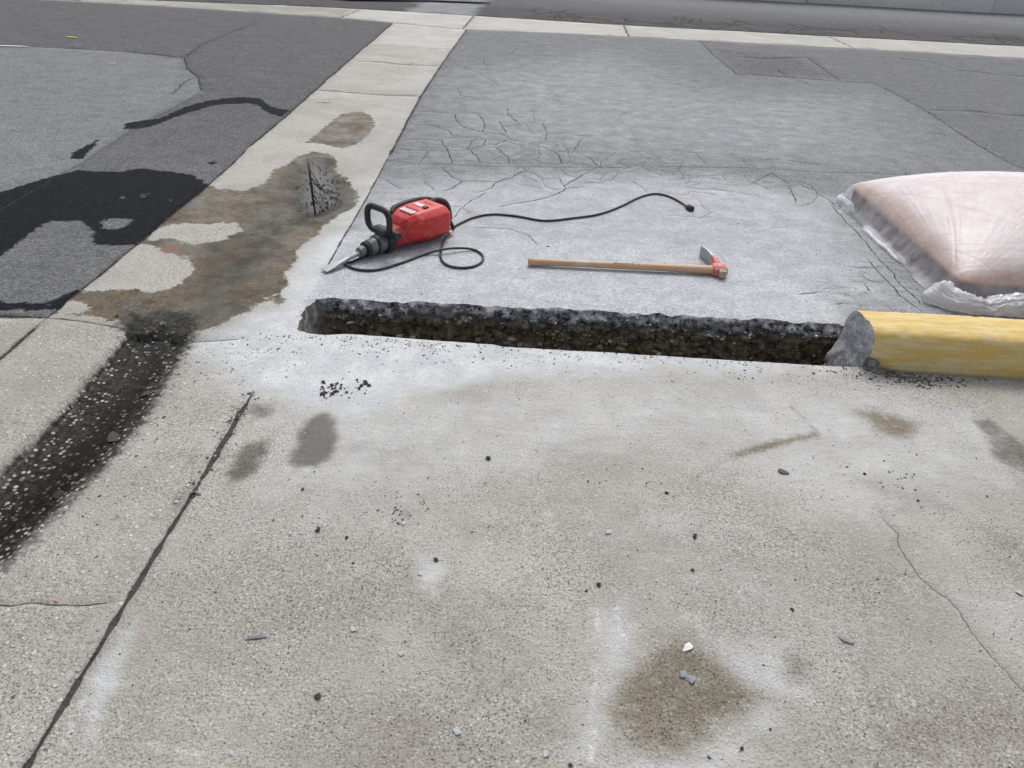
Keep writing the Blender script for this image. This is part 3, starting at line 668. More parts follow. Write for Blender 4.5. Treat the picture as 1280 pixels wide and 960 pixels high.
it = []
bi = [k_ * ntr + i for k_ in range(3, 15) for i in range(ntr) if isback[i] > .6]
for i in rp.sample(bi, 900):
    p = TV[i]; s_ = rp.choice([.006, .008, .010, .014, .020]) * rp.uniform(.7, 1.2); it.append((p[0], p[1] + s_ * .1, p[2], s_, .9))
M_CHK = stone_mat('broken_asphalt_chunk', (.014, .014, .015), (.20, .203, .212), (.36, .365, .375), p2=.84, rough=.95)
scatter('broken_asphalt', it, M_CHK, 'crumbling black asphalt pieces along the broken back lip of the trench', 'broken asphalt')
it = []
bi = [k_ * ntr + i for k_ in range(14, 26) for i in range(ntr) if isback[i] > .5]
for i in rp.sample(bi, 700):
    p = TV[i]; s_ = rp.choice([.006, .009, .012, .018, .026]) * rp.uniform(.7, 1.2); it.append((p[0], p[1] + s_ * .1, p[2], s_, .9))
scatter('soil_stones', it, M_RUB, 'stones and clods sticking out of the brown soil wall of the trench', 'stones')
RD = []
for i, (V, F) in enumerate(ROCKS2):
    me = bpy.data.meshes.new('stone_shape'); me.from_pydata([tuple(v) for v in V], [], [tuple(f) for f in F]); me.update(); me.shade_flat(); RD.append(me)
mesh_cache = {}
def stone(name, px, py, size_px, mat, label, cat, group, flat=1.0, k=0, stretch=1.0):
    size_px *= .8; p = GV(px, py); dist = math.hypot(p[1], EYE, p[0]); s = size_px * dist / FPX
    key = (k % 5, mat.name)
    if key not in mesh_cache:
        me = RD[k % 5].copy(); me.materials.append(mat); mesh_cache[key] = me
    o = bpy.data.objects.new(name, mesh_cache[key]); link(o)
    z = ZG(p[0], p[1]); o.scale = (s * stretch, s, s * flat); o.location = (p[0], p[1], z + s * flat * .24); o.rotation_euler = (0, 0, k * 1.7 + px)
    tag(o, label, cat, group); return o
k = 0
for px, py, s in ((610,574,9), (397,663,8), (398,871,10), (748,731,9), (545,701,7), (434,673,6), (869,671,7), (866,713,6), (1081,593,5), (713,957,6), (928,936,6), (990,762,5), (963,912,4), (833,617,6), (733,739,4), (1147,626,4), (378,612,5), (735,602,4), (590,665,4)):
    own = {(610, 574): 'round black crumb standing alone on clean concrete midway between trench and oil stain', (398, 871): 'large round black crumb on the apron below the flattened grey leaf', (748, 731): 'black crumb at the head of the chalky white streaks', (545, 701): 'black crumb at the edge of a small white dust patch', (713, 957): 'black crumb at the foot of the long chalky streak'}.get((px, py))
    stone('asphalt_crumb', px, py, s, M_DARK, own or 'small black asphalt crumb lying loose on open pale concrete', 'crumb', 'black crumbs scattered on the apron', 1, k); k += 1
for px, py, s in ((441,787,8), (502,818,8), (759,665,8), (683,943,9), (290,942,7), (571,915,9), (785,692,5), (362,668,6), (525,718,6), (1275,742,8), (505,655,6)):
    stone('pale_stone_chip', px, py, s, M_CHIP, 'small pale stone chip lying loose on the grey concrete apron', 'stone chip', 'pale chips scattered on the apron', .7, k, 1.3); k += 1
for px, py, s in ((855,845,12), (862,850,11)):
    n = mat_bl = bpy.data.materials.get('blue_grey_chip') or stone_mat('blue_grey_chip', (.20, .205, .235), (.27, .275, .31))
    stone('grey_stone_chip', px, py, s, mat_bl, 'blue grey stone chip, one of a touching pair on the brown oil stain', 'stone chip', 'pair of chips on the oil stain', .6, k, 1.35); k += 1
stone('white_stone_chip', 860, 808, 12, stone_mat('white_chip', (.60, .60, .60), (.64, .64, .64)), 'elongated white chip on the top corner of the brown oil stain', 'stone chip', None, .45, 3, 1.7)
stone('flat_brown_stone', 979, 590, 11, stone_mat('brown_stone', (.10, .09, .075), (.10, .09, .075)), 'flat oval brown stone on the apron near the short brown streak', 'stone', None, .4, 4, 1.3)
for i in range(44):
    a = rp.uniform(-1, 1); px = 430 + a * 31; py = 487 - a * 3 + rp.gauss(0, 6.0)
    stone('heap_crumb', px, py, rp.choice([2.5, 3, 3, 4, 5, 7]), M_DARK, 'dark asphalt crumb in the little heap on white dust near the trench', 'crumb', 'crumbs heaped near the trench end', .9, i)
for px, py, s in ((168,476,14), (181,485,13), (139,540,16), (196,488,6), (70,610,12)):
    stone('gutter_stone', px, py, s, stone_mat('wet_gutter_stone', (.045, .044, .04), (.06, .058, .052)), 'flat dark stone lying beside the murky gutter channel', 'stone', 'dark stones beside the gutter channel', .45, k, 1.5); k += 1
for px, py, s in ((1099,466,11), (1113,470,8), (1083,462,9), (1122,467,12), (1140,473,6), (1094,472,5), (1050,448,9)):
    stone('concrete_fragment', px, py, s, M_RUB, 'rough grey fragment broken off the yellow kerb lying at its foot', 'fragment', 'fragments at the broken kerb', .8, k); k += 1
for px, py in ((685, 308), (512, 290)):
    stone('white_pebble', px, py, 4.5, M_CHIP, 'tiny white pebble on the dusty asphalt between cord and pick handle', 'pebble', 'white pebbles on the dusty asphalt', .8, k); k += 1

# ------------------------------------------------------------------ water
n = NT('puddle_water'); t = n.t; tr = n.new('ShaderNodeBsdfTransparent'); tr.inputs[0].default_value = (.62, .56, .44, 1)
gl = n.new('ShaderNodeBsdfGlossy'); gl.inputs['Roughness'].default_value = .02
fr = n.new('ShaderNodeFresnel'); fr.inputs[0].default_value = 1.75; mx = n.new('ShaderNodeMixShader')
bp = n.new('ShaderNodeBump'); bp.inputs['Strength'].default_value = .02; bp.inputs['Distance'].default_value = .002; n.put(bp.inputs['Height'], n.noise(14, 2)); n.put(gl.inputs['Normal'], bp.outputs[0])
dpt = n.step(n.math('ADD', n.attr('depth'), n.math('MULTIPLY', n.math('SUBTRACT', n.noise(30, 4), .5), .5)), .10, .95); n.put(tr.inputs[0], n.mix(dpt, (1, 1, 1), (.50, .44, .32))); n.put(mx.inputs[0], n.math('MULTIPLY', fr.outputs[0], dpt, clamp=True)); n.put(mx.inputs[1], tr.outputs[0]); n.put(mx.inputs[2], gl.outputs[0]); n.put(n.out.inputs[0], mx.outputs[0]); MAT_WATER = n.m
def water(name, poly, z, fade):
    w = np.array([G(px, py, z)[:2] for px, py in poly]); w = jag(np.concatenate([w, w[:1]]), .03, .012, 61)[:-1]; m_ = len(w)
    gx, gy = np.meshgrid(np.arange(w[:, 0].min(), w[:, 0].max(), .02), np.arange(w[:, 1].min(), w[:, 1].max(), .02)); q = np.stack([gx.ravel(), gy.ravel()], 1); q = q[poly_sdf(q, w) > .006]
    rs = delaunay_2d_cdt([Vector(map(float, p)) for p in np.concatenate([w, q])], [(i, (i + 1) % m_) for i in range(m_)], [list(range(m_))], 1, 1e-6)
    o = mesh_obj(name, [(v.x, v.y, z) for v in rs[0]], rs[2], MAT_WATER); tag(o, kind='structure')
    if o.data.polygons[0].normal.z < 0: o.data.flip_normals()
    at = o.data.attributes.new('depth', 'FLOAT', 'POINT'); at.data.foreach_set('value', np.clip(poly_sdf(np.array([(v.x, v.y) for v in rs[0]]), w) / fade, 0, 1).astype(np.float32)); return o
water('puddle_water', [(350,250),(360,215),(375,196),(395,190),(415,198),(430,214),(443,232),(446,255),(425,268),(392,276),(360,275)], -.0070, .20)
MAT_WATER = MAT_WATER.copy(); MAT_WATER.name = 'shallow_gutter_water'
for nd in MAT_WATER.node_tree.nodes:
    if nd.bl_idname == 'ShaderNodeFresnel': nd.inputs[0].default_value = 1.22
water('gutter_water', [(213,425),(222,440),(195,490),(150,560),(90,625),(0,690),(-60,740),(-60,690),(0,630),(60,570),(110,520),(160,460),(195,425)], -.0530, .10)

# ------------------------------------------------------------------ shape helpers for built things
def catmull(P, n=8):
    P = [np.array(p, float) for p in P]; out = []
    for i in range(len(P) - 1):
        p0 = P[max(i - 1, 0)]; p1 = P[i]; p2 = P[i + 1]; p3 = P[min(i + 2, len(P) - 1)]
        for k in range(n):
            t = k / n; out.append(.5 * ((2 * p1) + (-p0 + p2) * t + (2 * p0 - 5 * p1 + 4 * p2 - p3) * t * t + (-p0 + 3 * p1 - 3 * p2 + p3) * t ** 3))
    out.append(P[-1]); return np.array(out)
def tube(path, rad, seg=10, closed=False, squash=None):
    path = np.asarray(path, float); n_ = len(path); rad = np.full(n_, rad) if np.isscalar(rad) else np.asarray(rad)
    V = []; F = []; up = None
    for i in range(n_):
        a = path[(i - 1) % n_] if (closed or i > 0) else path[i]; b = path[(i + 1) % n_] if (closed or i < n_ - 1) else path[i]
        t = b - a; t = t / (np.linalg.norm(t) + 1e-12)
        if up is None: up = np.array([0, 0, 1.]) if abs(t[2]) < .9 else np.array([1., 0, 0])
        s_ = np.cross(t, up); s_ /= np.linalg.norm(s_); up = np.cross(s_, t)
        for k in range(seg):
            an = 2 * math.pi * k / seg; ca, sa = math.cos(an), math.sin(an)
            if squash: ca, sa = ca * squash[0], sa * squash[1]
            V.append(path[i] + rad[i] * (ca * s_ + sa * up))
    for i in range(n_ if closed else n_ - 1):
        for k in range(seg):
            a = i * seg + k; b = i * seg + (k + 1) % seg; j = ((i + 1) % n_) * seg; F.append((a, b, j + (k + 1) % seg, j + k))
    if not closed: F.append(tuple(range(seg))[::-1]); F.append(tuple((n_ - 1) * seg + k for k in range(seg)))
    return V, F
def lathe(prof, seg=28, ax=lambda s: (s, 0, 0)):
    """rings (s, r) along local x"""
    V = []; F = []
    for s_, r in prof:
        c = ax(s_)
        for k in range(seg): a = 2 * math.pi * k / seg; V.append((c[0], c[1] + r * math.cos(a), c[2] + r * math.sin(a)))
    for i in range(len(prof) - 1):
        for k in range(seg): F.append((i * seg + k, i * seg + (k + 1) % seg, (i + 1) * seg + (k + 1) % seg, (i + 1) * seg + k))
    F.append(tuple(range(seg))[::-1]); F.append(tuple((len(prof) - 1) * seg + k for k in range(seg)))
    return V, F
def rbox(cx, cy, cz, sx, sy, sz, bev=.004, rot=None):
    bm = bmesh.new(); bmesh.ops.create_cube(bm, size=1)
    bmesh.ops.scale(bm, vec=(sx, sy, sz), verts=bm.verts)
    if bev: bmesh.ops.bevel(bm, geom=list(bm.edges), offset=bev, segments=2, affect='EDGES', profile=.5)
    if rot is not None: bmesh.ops.rotate(bm, cent=(0, 0, 0), matrix=rot, verts=bm.verts)
    bmesh.ops.translate(bm, vec=(cx, cy, cz), verts=bm.verts); return bm
def paint(name, col, rough=.45, dirt=(.42, .42, .42), amt=.35, scale=30, metal=0.0, bump=.15):
    n = NT(name); d = n.step(n.noise(scale, 6, .7, vec=n.coord(True)), .48, .72); d2 = n.step(n.noise(scale * 5, 3, .7, vec=n.coord(True)), .55, .68)
    c = n.mix(n.math('MULTIPLY', n.math('MAXIMUM', d, n.math('MULTIPLY', d2, .6)), amt), col, dirt)
    n.base(c, n.lerp(d, rough, min(1, rough + .3)), metal, .45); n.bump(n.noise(scale * 6, 3, vec=n.coord(True)), bump, .002); return n.m
M_RED = paint('red_plastic_housing', (.54, .022, .019), .42, (.44, .36, .34), .38)
M_REDD = paint('red_neck_paint', (.42, .016, .015), .45, (.38, .34, .32), .35)
M_BLK = paint('black_rubber', (.016, .016, .018), .6, (.22, .22, .23), .35)
M_STEEL = paint('dusty_steel', (.16, .165, .175), .42, (.45, .46, .48), .55, 45, .5)
M_CHIS = paint('worn_chisel_steel', (.36, .37, .39), .55, (.50, .51, .52), .5, 40, .6)
M_WHITE = paint('white_print', (.70, .60, .60), .5, (.55, .5, .5), .3)
M_CORD = paint('black_cord_rubber', (.022, .024, .025), .55, (.20, .21, .21), .4, 20)

# ------------------------------------------------------------------ demolition hammer lying on the dusty asphalt
AX = R(50); HSC = .93; T = G(405, 341); T = T - .040 * HSC * np.array([math.cos(AX), math.sin(AX), 0])
ham = empty('demolition_hammer', (T[0], T[1], ZG(T[0], T[1])), AX)
ham.scale = (HSC,) * 3; tag(ham, 'red and black electric demolition hammer with flat chisel lying on dusty asphalt', 'demolition hammer')
zs = lambda s: .012 + .125 * s
axf = lambda s: (s, 0, zs(s))
# chisel
sec = [(.040, .026, .0022), (.06, .025, .004), (.10, .023, .007), (.15, .018, .010), (.19, .012, .012), (.24, .012, .012), (.29, .012, .012)]
V = []; F = []
for s_, hw, hh in sec:
    for k in range(12):
        a = 2 * math.pi * (k + .5) / 12; q_ = .25 if s_ < .17 else 1; ca, sa = math.cos(a), math.sin(a)
        V.append((s_, hw * math.copysign(abs(ca) ** q_, ca), zs(s_) - .004 + hh * math.copysign(abs(sa) ** q_, sa)))
for i in range(len(sec) - 1):
    for k in range(12): F.append((i * 12 + k, i * 12 + (k + 1) % 12, (i + 1) * 12 + (k + 1) % 12, (i + 1) * 12 + k))
F.append(tuple(range(12))[::-1]); F.append(tuple(len(V) - 12 + k for k in range(12)))
tag(mesh_obj('chisel', V, F, M_CHIS, ham, angle=35), 'pale worn flat steel chisel')
V, F = lathe([(.262, .016), (.264, .027), (.288, .029), (.292, .023), (.300, .023), (.303, .038), (.312, .040), (.316, .035), (.322, .035), (.325, .042), (.360, .045), (.364, .039), (.372, .039), (.376, .050), (.425, .053), (.43, .047)], ax=axf)
ch = mesh_obj('tool_holder', V, F, M_STEEL, ham, angle=35)
V, F = lathe([(.300, .030), (.302, .0415), (.316, .0415), (.318, .030)], ax=axf); mesh_obj('locking_ring', V, F, M_BLK, ch, angle=35)
V, F = lathe([(.362, .040), (.3635, .049), (.374, .049), (.376, .040)], ax=axf); mesh_obj('locking_ring', V, F, M_BLK, ch, angle=35)
V, F = lathe([(.418, .050), (.420, .066), (.428, .070), (.456, .070), (.462, .064), (.470, .060)], ax=axf); mesh_obj('clamp_collar', V, F, M_BLK, ham, angle=35)
# housing: octagonal loft
def octa(s_, yc, zc_, hw, hh, c, cb=None):
    if s_ < .9: zc_, hh = zc_ * .88, hh * .88; s_ = s_ if s_ < .6 else .6 + (s_ - .6) * 1.10
    cb = c if cb is None else cb; cw, chh = hw * c, hh * c; bw, bh = hw * cb, hh * cb
    return [(s_, yc - hw + bw, zc_ - hh), (s_, yc + hw - bw, zc_ - hh), (s_, yc + hw, zc_ - hh + bh), (s_, yc + hw, zc_ + hh - chh), (s_, yc + hw - cw, zc_ + hh), (s_, yc - hw + cw, zc_ + hh), (s_, yc - hw, zc_ + hh - chh), (s_, yc - hw, zc_ - hh + bh)]
def loft(secs, bev=.006):
    bm = bmesh.new(); rings = [[bm.verts.new(p) for p in sc_] for sc_ in secs]
    for a, b in zip(rings[:-1], rings[1:]):
        for k in range(len(a)): bm.faces.new((a[k], a[(k + 1) % len(a)], b[(k + 1) % len(a)], b[k]))
    bm.faces.new(rings[0][::-1]); bm.faces.new(rings[-1]); bmesh.ops.recalc_face_normals(bm, faces=bm.faces)
    if bev: bmesh.ops.bevel(bm, geom=list(bm.edges), offset=bev, segments=2, affect='EDGES', profile=.6, clamp_overlap=True)
    return bm
bm_obj('gear_neck', loft([octa(.455, 0, .074, .056, .056, .55), octa(.50, 0, .084, .066, .062, .5), octa(.56, 0, .098, .082, .074, .45)]), M_REDD, ham, 50)
hs_ = bm_obj('housing', loft([octa(.515, 0, .100, .050, .058, .42), octa(.545, .0, .112, .082, .082, .36, .5), octa(.60, 0, .122, .106, .094, .34, .5), octa(.66, 0, .116, .112, .104, .34, .5), octa(.70, 0, .113, .115, .108, .34, .55), octa(.785, 0, .113, .112, .104, .34, .55), octa(.815, 0, .115, .088, .080, .38, .5)], .007), M_RED, ham, 50)
# panel line, white print, label and switch on the upper face
top = lambda s_: .1985 + .0 * s_
def topz(s_): return np.interp(.6 + (s_ - .6) / 1.1 if s_ > .6 else s_, [.545, .60, .66, .70, .785], [.1707, .1901, .1936, .1945, .1910]) * 1.0
for y0_, y1_ in ((-.050, -.034), (-.030, -.018), (-.013, .004), (.009, .022), (.027, .046)):
    bm_obj('white_print', rbox(.600, (y0_ + y1_) / 2, topz(.600) + .0012, .038, y1_ - y0_, .002, .0005), M_WHITE, hs_)
for y0_, y1_ in ((-.046, -.030), (-.020, -.002), (.008, .024), (.034, .052)):
    bm_obj('dark_print', rbox(.636, (y0_ + y1_) / 2, topz(.636) + .0012, .008, y1_ - y0_, .002, .0005), M_BLK, hs_)
bm_obj('rating_label', rbox(.700, .018, topz(.700) + .0015, .034, .062, .003, .001), M_WHITE, hs_)
bm_obj('indicator', rbox(.694, -.042, topz(.694) + .003, .030, .022, .010, .003), M_BLK, hs_)
bm_obj('panel_rib', rbox(.755, 0, topz(.755) + .001, .006, .07, .004, .0015), M_REDD, hs_)
for yy in (-.045, .0): bm_obj('air_vent', rbox(.838, yy, .101, .004, .030, .05, .001), M_BLK, hs_)
# far side rail and rear grip
V, F = tube(catmull([(.56, .085, .160), (.60, .104, .178), (.68, .114, .180), (.77, .112, .180), (.835, .09, .175), (.865, .05, .165)], 6), .016, 10)
mesh_obj('side_rail', V, F, M_BLK, ham)
V, F = tube(catmull([(.825, .06, .165), (.862, .045, .175), (.886, .01, .165), (.890, -.015, .12), (.884, -.02, .070), (.860, -.01, .045), (.82, 0, .05)], 6), .019, 12)
gp = mesh_obj('rear_grip', V, F, M_BLK, ham)
V, F = tube(catmull([(.868, -.02, .085), (.882, -.045, .060), (.886, -.062, .030)], 5), np.linspace(.015, .009, 11), 10); mesh_obj('cord_boot', V, F, M_BLK, gp)
# D shaped side handle
rc = []
yy0, yy1, z0_, z1_, rr_ = -.080, .088, .122, .250, .048
for cy_, cz_, a0 in ((yy1 - rr_, z1_ - rr_, 0), (yy0 + rr_, z1_ - rr_, 90), (yy0 + rr_, z0_ + rr_, 180), (yy1 - rr_, z0_ + rr_, 270)):
    for k in range(7):
        a = R(a0 + 15 * k); rc.append((.405 + .12 * (cz_ - .2) * .2 + .10 * (-(cy_ + rr_ * math.cos(a))) * .45, cy_ + rr_ * math.cos(a), cz_ + rr_ * math.sin(a)))
V, F = tube(rc, .0165, 12, True); dh = mesh_obj('side_handle', V, F, M_BLK, ham)
V, F = lathe([(0, .016), (.004, .022), (.05, .022), (.055, .016)], 16)
rotz = Matrix.Rotation(R(-78), 3, 'Z'); V = [tuple(rotz @ Vector(v) + Vector((.425, -.070, .122))) for v in V]
mesh_obj('clamp_knob', V, F, M_BLK, dh, angle=35)
bm_obj('handle_bracket', rbox(.425, 0, .128, .040, .10, .030, .006), M_BLK, dh)
# cord: out of the grip, a loop, back under the tool, and off to the plug
def gp_(px, py, z=.007):
    p = G(px, py, z); return np.array([p[0], p[1], ZG(p[0], p[1]) + z])
boot = Matrix.Rotation(AX, 3, 'Z') @ Vector((.886 * HSC, -.062 * HSC, .028)) + Vector((T[0], T[1], 0))
c1 = [np.array(boot), gp_(557, 297, .012), gp_(552, 310), gp_(551, 321), gp_(557, 330), gp_(572, 334), gp_(590, 333), gp_(602, 327), gp_(603, 319), gp_(592, 312), gp_(572, 310, .02), gp_(552, 312, .022), gp_(530, 318), gp_(500, 329), gp_(472, 337), gp_(448, 337), gp_(432, 331), gp_(424, 325)]
inner = [Matrix.Rotation(AX, 3, 'Z') @ Vector((s_ * HSC, y_ * HSC, .007)) + Vector((T[0], T[1], 0)) for s_, y_ in ((.20, .004), (.30, .012), (.42, .02), (.55, .012), (.68, .0), (.80, -.03))]
c2 = [np.array(v) for v in inner] + [gp_(572, 281), gp_(592, 272), (gp_(615, 268)), gp_(645, 270), gp_(680, 276), gp_(715, 273), gp_(748, 268), gp_(775, 258), gp_(798, 247), gp_(818, 242), gp_(836, 245), gp_(850, 252), gp_(859, 258)]
path = catmull(c1 + c2, 8)
inv = (Matrix.Translation(ham.location) @ Matrix.Rotation(AX, 4, 'Z') @ Matrix.Scale(HSC, 4)).inverted()
loc = lambda P: [np.array(inv @ Vector(p)) for p in P]
V, F = tube(loc(path), .0068, 8); cord = mesh_obj('power_cord', V, F, M_CORD, ham)
p0, p1 = gp_(859, 258, .012), gp_(868, 263, .016); d_ = (p1 - p0) / np.linalg.norm(p1 - p0)
V, F = tube(loc([p0 - d_ * .01, p0 + d_ * .012, p0 + d_ * .016, p0 + d_ * .05, p0 + d_ * .056]), [.008, .011, .020, .021, .017], 14); plug = mesh_obj('plug', V, F, M_BLK, cord, angle=35)
V, F = tube(loc([p0 - d_ * .022, p0 - d_ * .004]), .0095, 10); mesh_obj('plug_sleeve', V, F, M_REDD, cord, angle=35)
q0, q1 = path[3], path[6]
for k_, (nm, mt) in enumerate((('blue', (.02, .07, .32)), ('white', (.75, .75, .75)), ('orange', (.65, .16, .06)))):
    a = path[2 + k_]; b = path[3 + k_]
    V, F = tube(loc([a, b]), .0105, 10); tag(mesh_obj('cable_tie', V, F, paint(nm + '_tie', mt, .5), cord, angle=35), nm + ' tie wrapped round the cord')

# ------------------------------------------------------------------ pick with a wooden handle
A0 = G(660, 327, .02); A1 = G(893, 337, .026)
L = float(np.linalg.norm(A1[:2] - A0[:2])); pz = ZG(A0[0], A0[1])
pick = empty('grub_pick', (A0[0], A0[1], pz), math.atan2(A1[1] - A0[1], A1[0] - A0[0]))
tag(pick, 'long wooden handled pick with worn red steel head lying on dusty asphalt', 'pick')
n = NT('ash_wood'); oc = n.coord(True, (2.2, 40, 40)); gn = n.noise(3, 5, .6, vec=oc, dist=.6)
c = n.mix(gn, (.40, .235, .135), (.66, .46, .31)); c = n.mix(n.step(n.noise(6, 5, .7, vec=n.coord(True)), .52, .70, 0, .6), c, (.60, .52, .46)); c = n.mix(n.step(n.noise(9, 6, .7, vec=n.coord(True, (1, 4, 4))), .58, .68, 0, .7), c, (.22, .12, .07))
n.base(c, .6, 0, .35); n.bump(gn, .25, .002); M_WOOD = n.m
xs_ = [0, .004, .02, .05, .12, .3, .5, .7, .82, .90, L]; ry = [.014, .019, .021, .019, .0165, .016, .0165, .018, .022, .026, .028]; rz_ = [.014, .018, .020, .018, .0165, .016, .0165, .018, .020, .021, .022]
V = []; F = []; SG = 16
for x_, a, b in zip(xs_, ry, rz_):
    for k in range(SG): an = 2 * math.pi * k / SG; V.append((x_, a * math.cos(an), .0215 + .004 * x_ + b * math.sin(an)))
for i in range(len(xs_) - 1):
    for k in range(SG): F.append((i * SG + k, i * SG + (k + 1) % SG, (i + 1) * SG + (k + 1) % SG, (i + 1) * SG + k))
F.append(tuple(range(SG))[::-1]); F.append(tuple(len(V) - SG + k for k in range(SG)))
hd = mesh_obj('handle', V, F, M_WOOD, pick, angle=60)
n = NT('faded_stamp'); n.base((.16, .06, .04), .8); M_STAMP = n.m
for i, x_ in enumerate((.425, .437, .452, .470, .484, .498, .513, .540)):
    bm_obj('stamped_mark', rbox(x_, -.006, .0215 + .0160 + .0018, .007 if i % 2 else .009, .0045, .0022, .0004), M_STAMP, hd)
n = NT('worn_pink_red_paint'); w_ = n.step(n.noise(40, 5, .7, vec=n.coord(True)), .48, .62); n.base(n.mix(w_, (.52, .13, .125), (.66, .42, .41)), .6, 0, .4); n.bump(n.noise(150, 3, vec=n.coord(True)), .3, .002); M_PINK = n.m
M_BLADE = paint('scraped_steel', (.30, .32, .34), .4, (.55, .57, .58), .55, 40, .5)
head = bm_obj('head', loft([*[[(p_[0] + L, p_[1], p_[2]) for p_ in octa(a_, 0, z_ / .88, w_, h_ / .88, .5)] for a_, z_, w_, h_ in ((-.012, .026, .034, .0255), (.012, .027, .040, .027), (.050, .027, .038, .027))]], .004), M_PINK, pick, 45)
V, F = [], []
# blade: neck out of the eye, then a plate standing on edge, going away from the handle
def plate(secs): # (x, y, zlo, zhi, t)
    V = []; F = []
    for x_, y_, lo, hi, t_ in secs: V += [(x_ - t_, y_, lo), (x_ + t_, y_, lo), (x_ + t_, y_, hi), (x_ - t_, y_, hi)]
    for i in range(len(secs) - 1):
        for k in range(4): F.append((i * 4 + k, i * 4 + (k + 1) % 4, i * 4 + 4 + (k + 1) % 4, i * 4 + 4 + k))
    F.append((3, 2, 1, 0)); m_ = len(V) - 4; F.append((m_, m_ + 1, m_ + 2, m_ + 3)); return V, F
V, F = plate([(L + .020, .028, .008, .048, .015), (L + .016, .06, .006, .058, .011), (L + .010, .095, .005, .062, .009)]); mesh_obj('blade_neck', V, F, M_PINK, head, angle=30)
V, F = plate([(L + .0101, .0952, .004, .060, .008), (L - .004, .16, .003, .064, .0065), (L - .020, .210, .002, .060, .004), (L - .024, .226, .002, .060, .0012)]); tag(mesh_obj('blade', V, F, M_BLADE, head, angle=30), 'scraped bare steel blade')
M_END = paint('split_wood_end', (.42, .36, .27), .8, (.15, .13, .11), .7, 60)
bm_obj('poll', rbox(L + .030, -.046, .026, .034, .026, .036, .006), M_END, head)
bm_obj('handle_end', loft([*[[(p_[0] + L, p_[1], p_[2]) for p_ in octa(a_, 0, .027 / .88, w_, h_ / .88, .5)] for a_, w_, h_ in ((.050, .031, .020), (.060, .029, .018))]], .002), M_END, hd, 45)

# ------------------------------------------------------------------ yellow kerb with its broken end
kb = empty('yellow_kerb', (1.40, 2.57, 0)); tag(kb, 'yellow painted concrete kerb with a raw broken end beside the trench', 'kerb')
prof = catmull([(2.46, -.12, 0), (2.450, -.03, 0), (2.450, .03, 0), (2.453, .090, 0), (2.461, .138, 0), (2.486, .163, 0), (2.545, .171, 0), (2.635, .169, 0), (2.675, .145, 0), (2.698, .09, 0), (2.705, -.03, 0), (2.70, -.12, 0)], 5)[:, :2]
NP = len(prof); xs_ = list(np.arange(0, .9, .012)) + list(np.arange(.9, 5.4, .09))
V = []; F = []; PM = []
def kend(y_, z_): return 1.388 - .012 * sstep(2.50, 2.68, y_) - .03 * sstep(.02, -.10, z_)
for i, dx in enumerate(xs_):
    for y_, z_ in prof:
        x0_ = kend(y_, z_); x_ = x0_ + dx * (1 + .0 * dx); v = Vector((x_, y_, z_))
        dn_ = noise.fractal(v * 25, 1, 2, 4) * .0035 + noise.noise(v * 4) * .005 - .010 * max(0, noise.noise(v * 14) - .42); c_ = np.array([2.575, .05]); d2 = np.array([y_, z_]) - c_; d2 /= np.linalg.norm(d2)
        chip = float(sstep(.12, .02, dx + .03 * noise.noise(v * 20)) * sstep(.060, .030, z_ + .3 * dx - .01) * sstep(2.53, 2.47, y_))
        yy = y_ + d2[0] * dn_ + chip * .030; zz = z_ + d2[1] * dn_
        V.append((x_ - 1.40 + (noise.noise(v * 45) * .006 if i == 0 else 0), yy - 2.57 - .012 * (x_ - 1.4), zz)); PM.append(1 - chip)
for i in range(len(xs_) - 1):
    for k in range(NP - 1): F.append((i * NP + k, i * NP + k + 1, (i + 1) * NP + k + 1, (i + 1) * NP + k))
n = NT('worn_yellow_paint'); pm = n.attr('paint'); sp_ = n.new('ShaderNodeSeparateXYZ'); n.put(sp_.inputs[0], n.coord(True))
st_ = n.noise(5, 6, .68, vec=n.coord(True, (1.2, 9, 9))); sm = n.noise(60, 4, .7, vec=n.coord(True)); vf = n.noise(160, 3, .7, vec=n.coord(True))
c = n.mix(n.step(st_, .40, .62), (.64, .44, .13), (.67, .54, .29))
c = n.mix(n.step(n.noise(9, 5, .7, vec=n.coord(True, (1, 5, 5))), .56, .68, 0, .75), c, (.62, .53, .35))
wearm = n.step(n.math('ADD', sm, n.math('MULTIPLY', n.math('SUBTRACT', .10, sp_.outputs[2]), .9)), .58, .70)
c = n.mix(n.math('MULTIPLY', wearm, .65), c, (.44, .38, .27)); c = n.mix(n.step(vf, .56, .68, 0, .5), c, (.42, .37, .27))
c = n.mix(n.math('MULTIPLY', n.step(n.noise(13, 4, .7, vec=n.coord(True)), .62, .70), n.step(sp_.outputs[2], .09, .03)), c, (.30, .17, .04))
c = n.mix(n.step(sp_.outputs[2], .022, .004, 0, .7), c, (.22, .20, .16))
raw = n.mix(n.step(sm, .40, .64), (.16, .15, .135), (.36, .35, .33)); c = n.mix(n.step(pm, .75, .45), c, raw)
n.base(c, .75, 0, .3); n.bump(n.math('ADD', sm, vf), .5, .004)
ob = mesh_obj('painted_body', V, F, n.m, kb); at = ob.data.attributes.new('paint', 'FLOAT', 'POINT'); at.data.foreach_set('value', np.array(PM, np.float32))
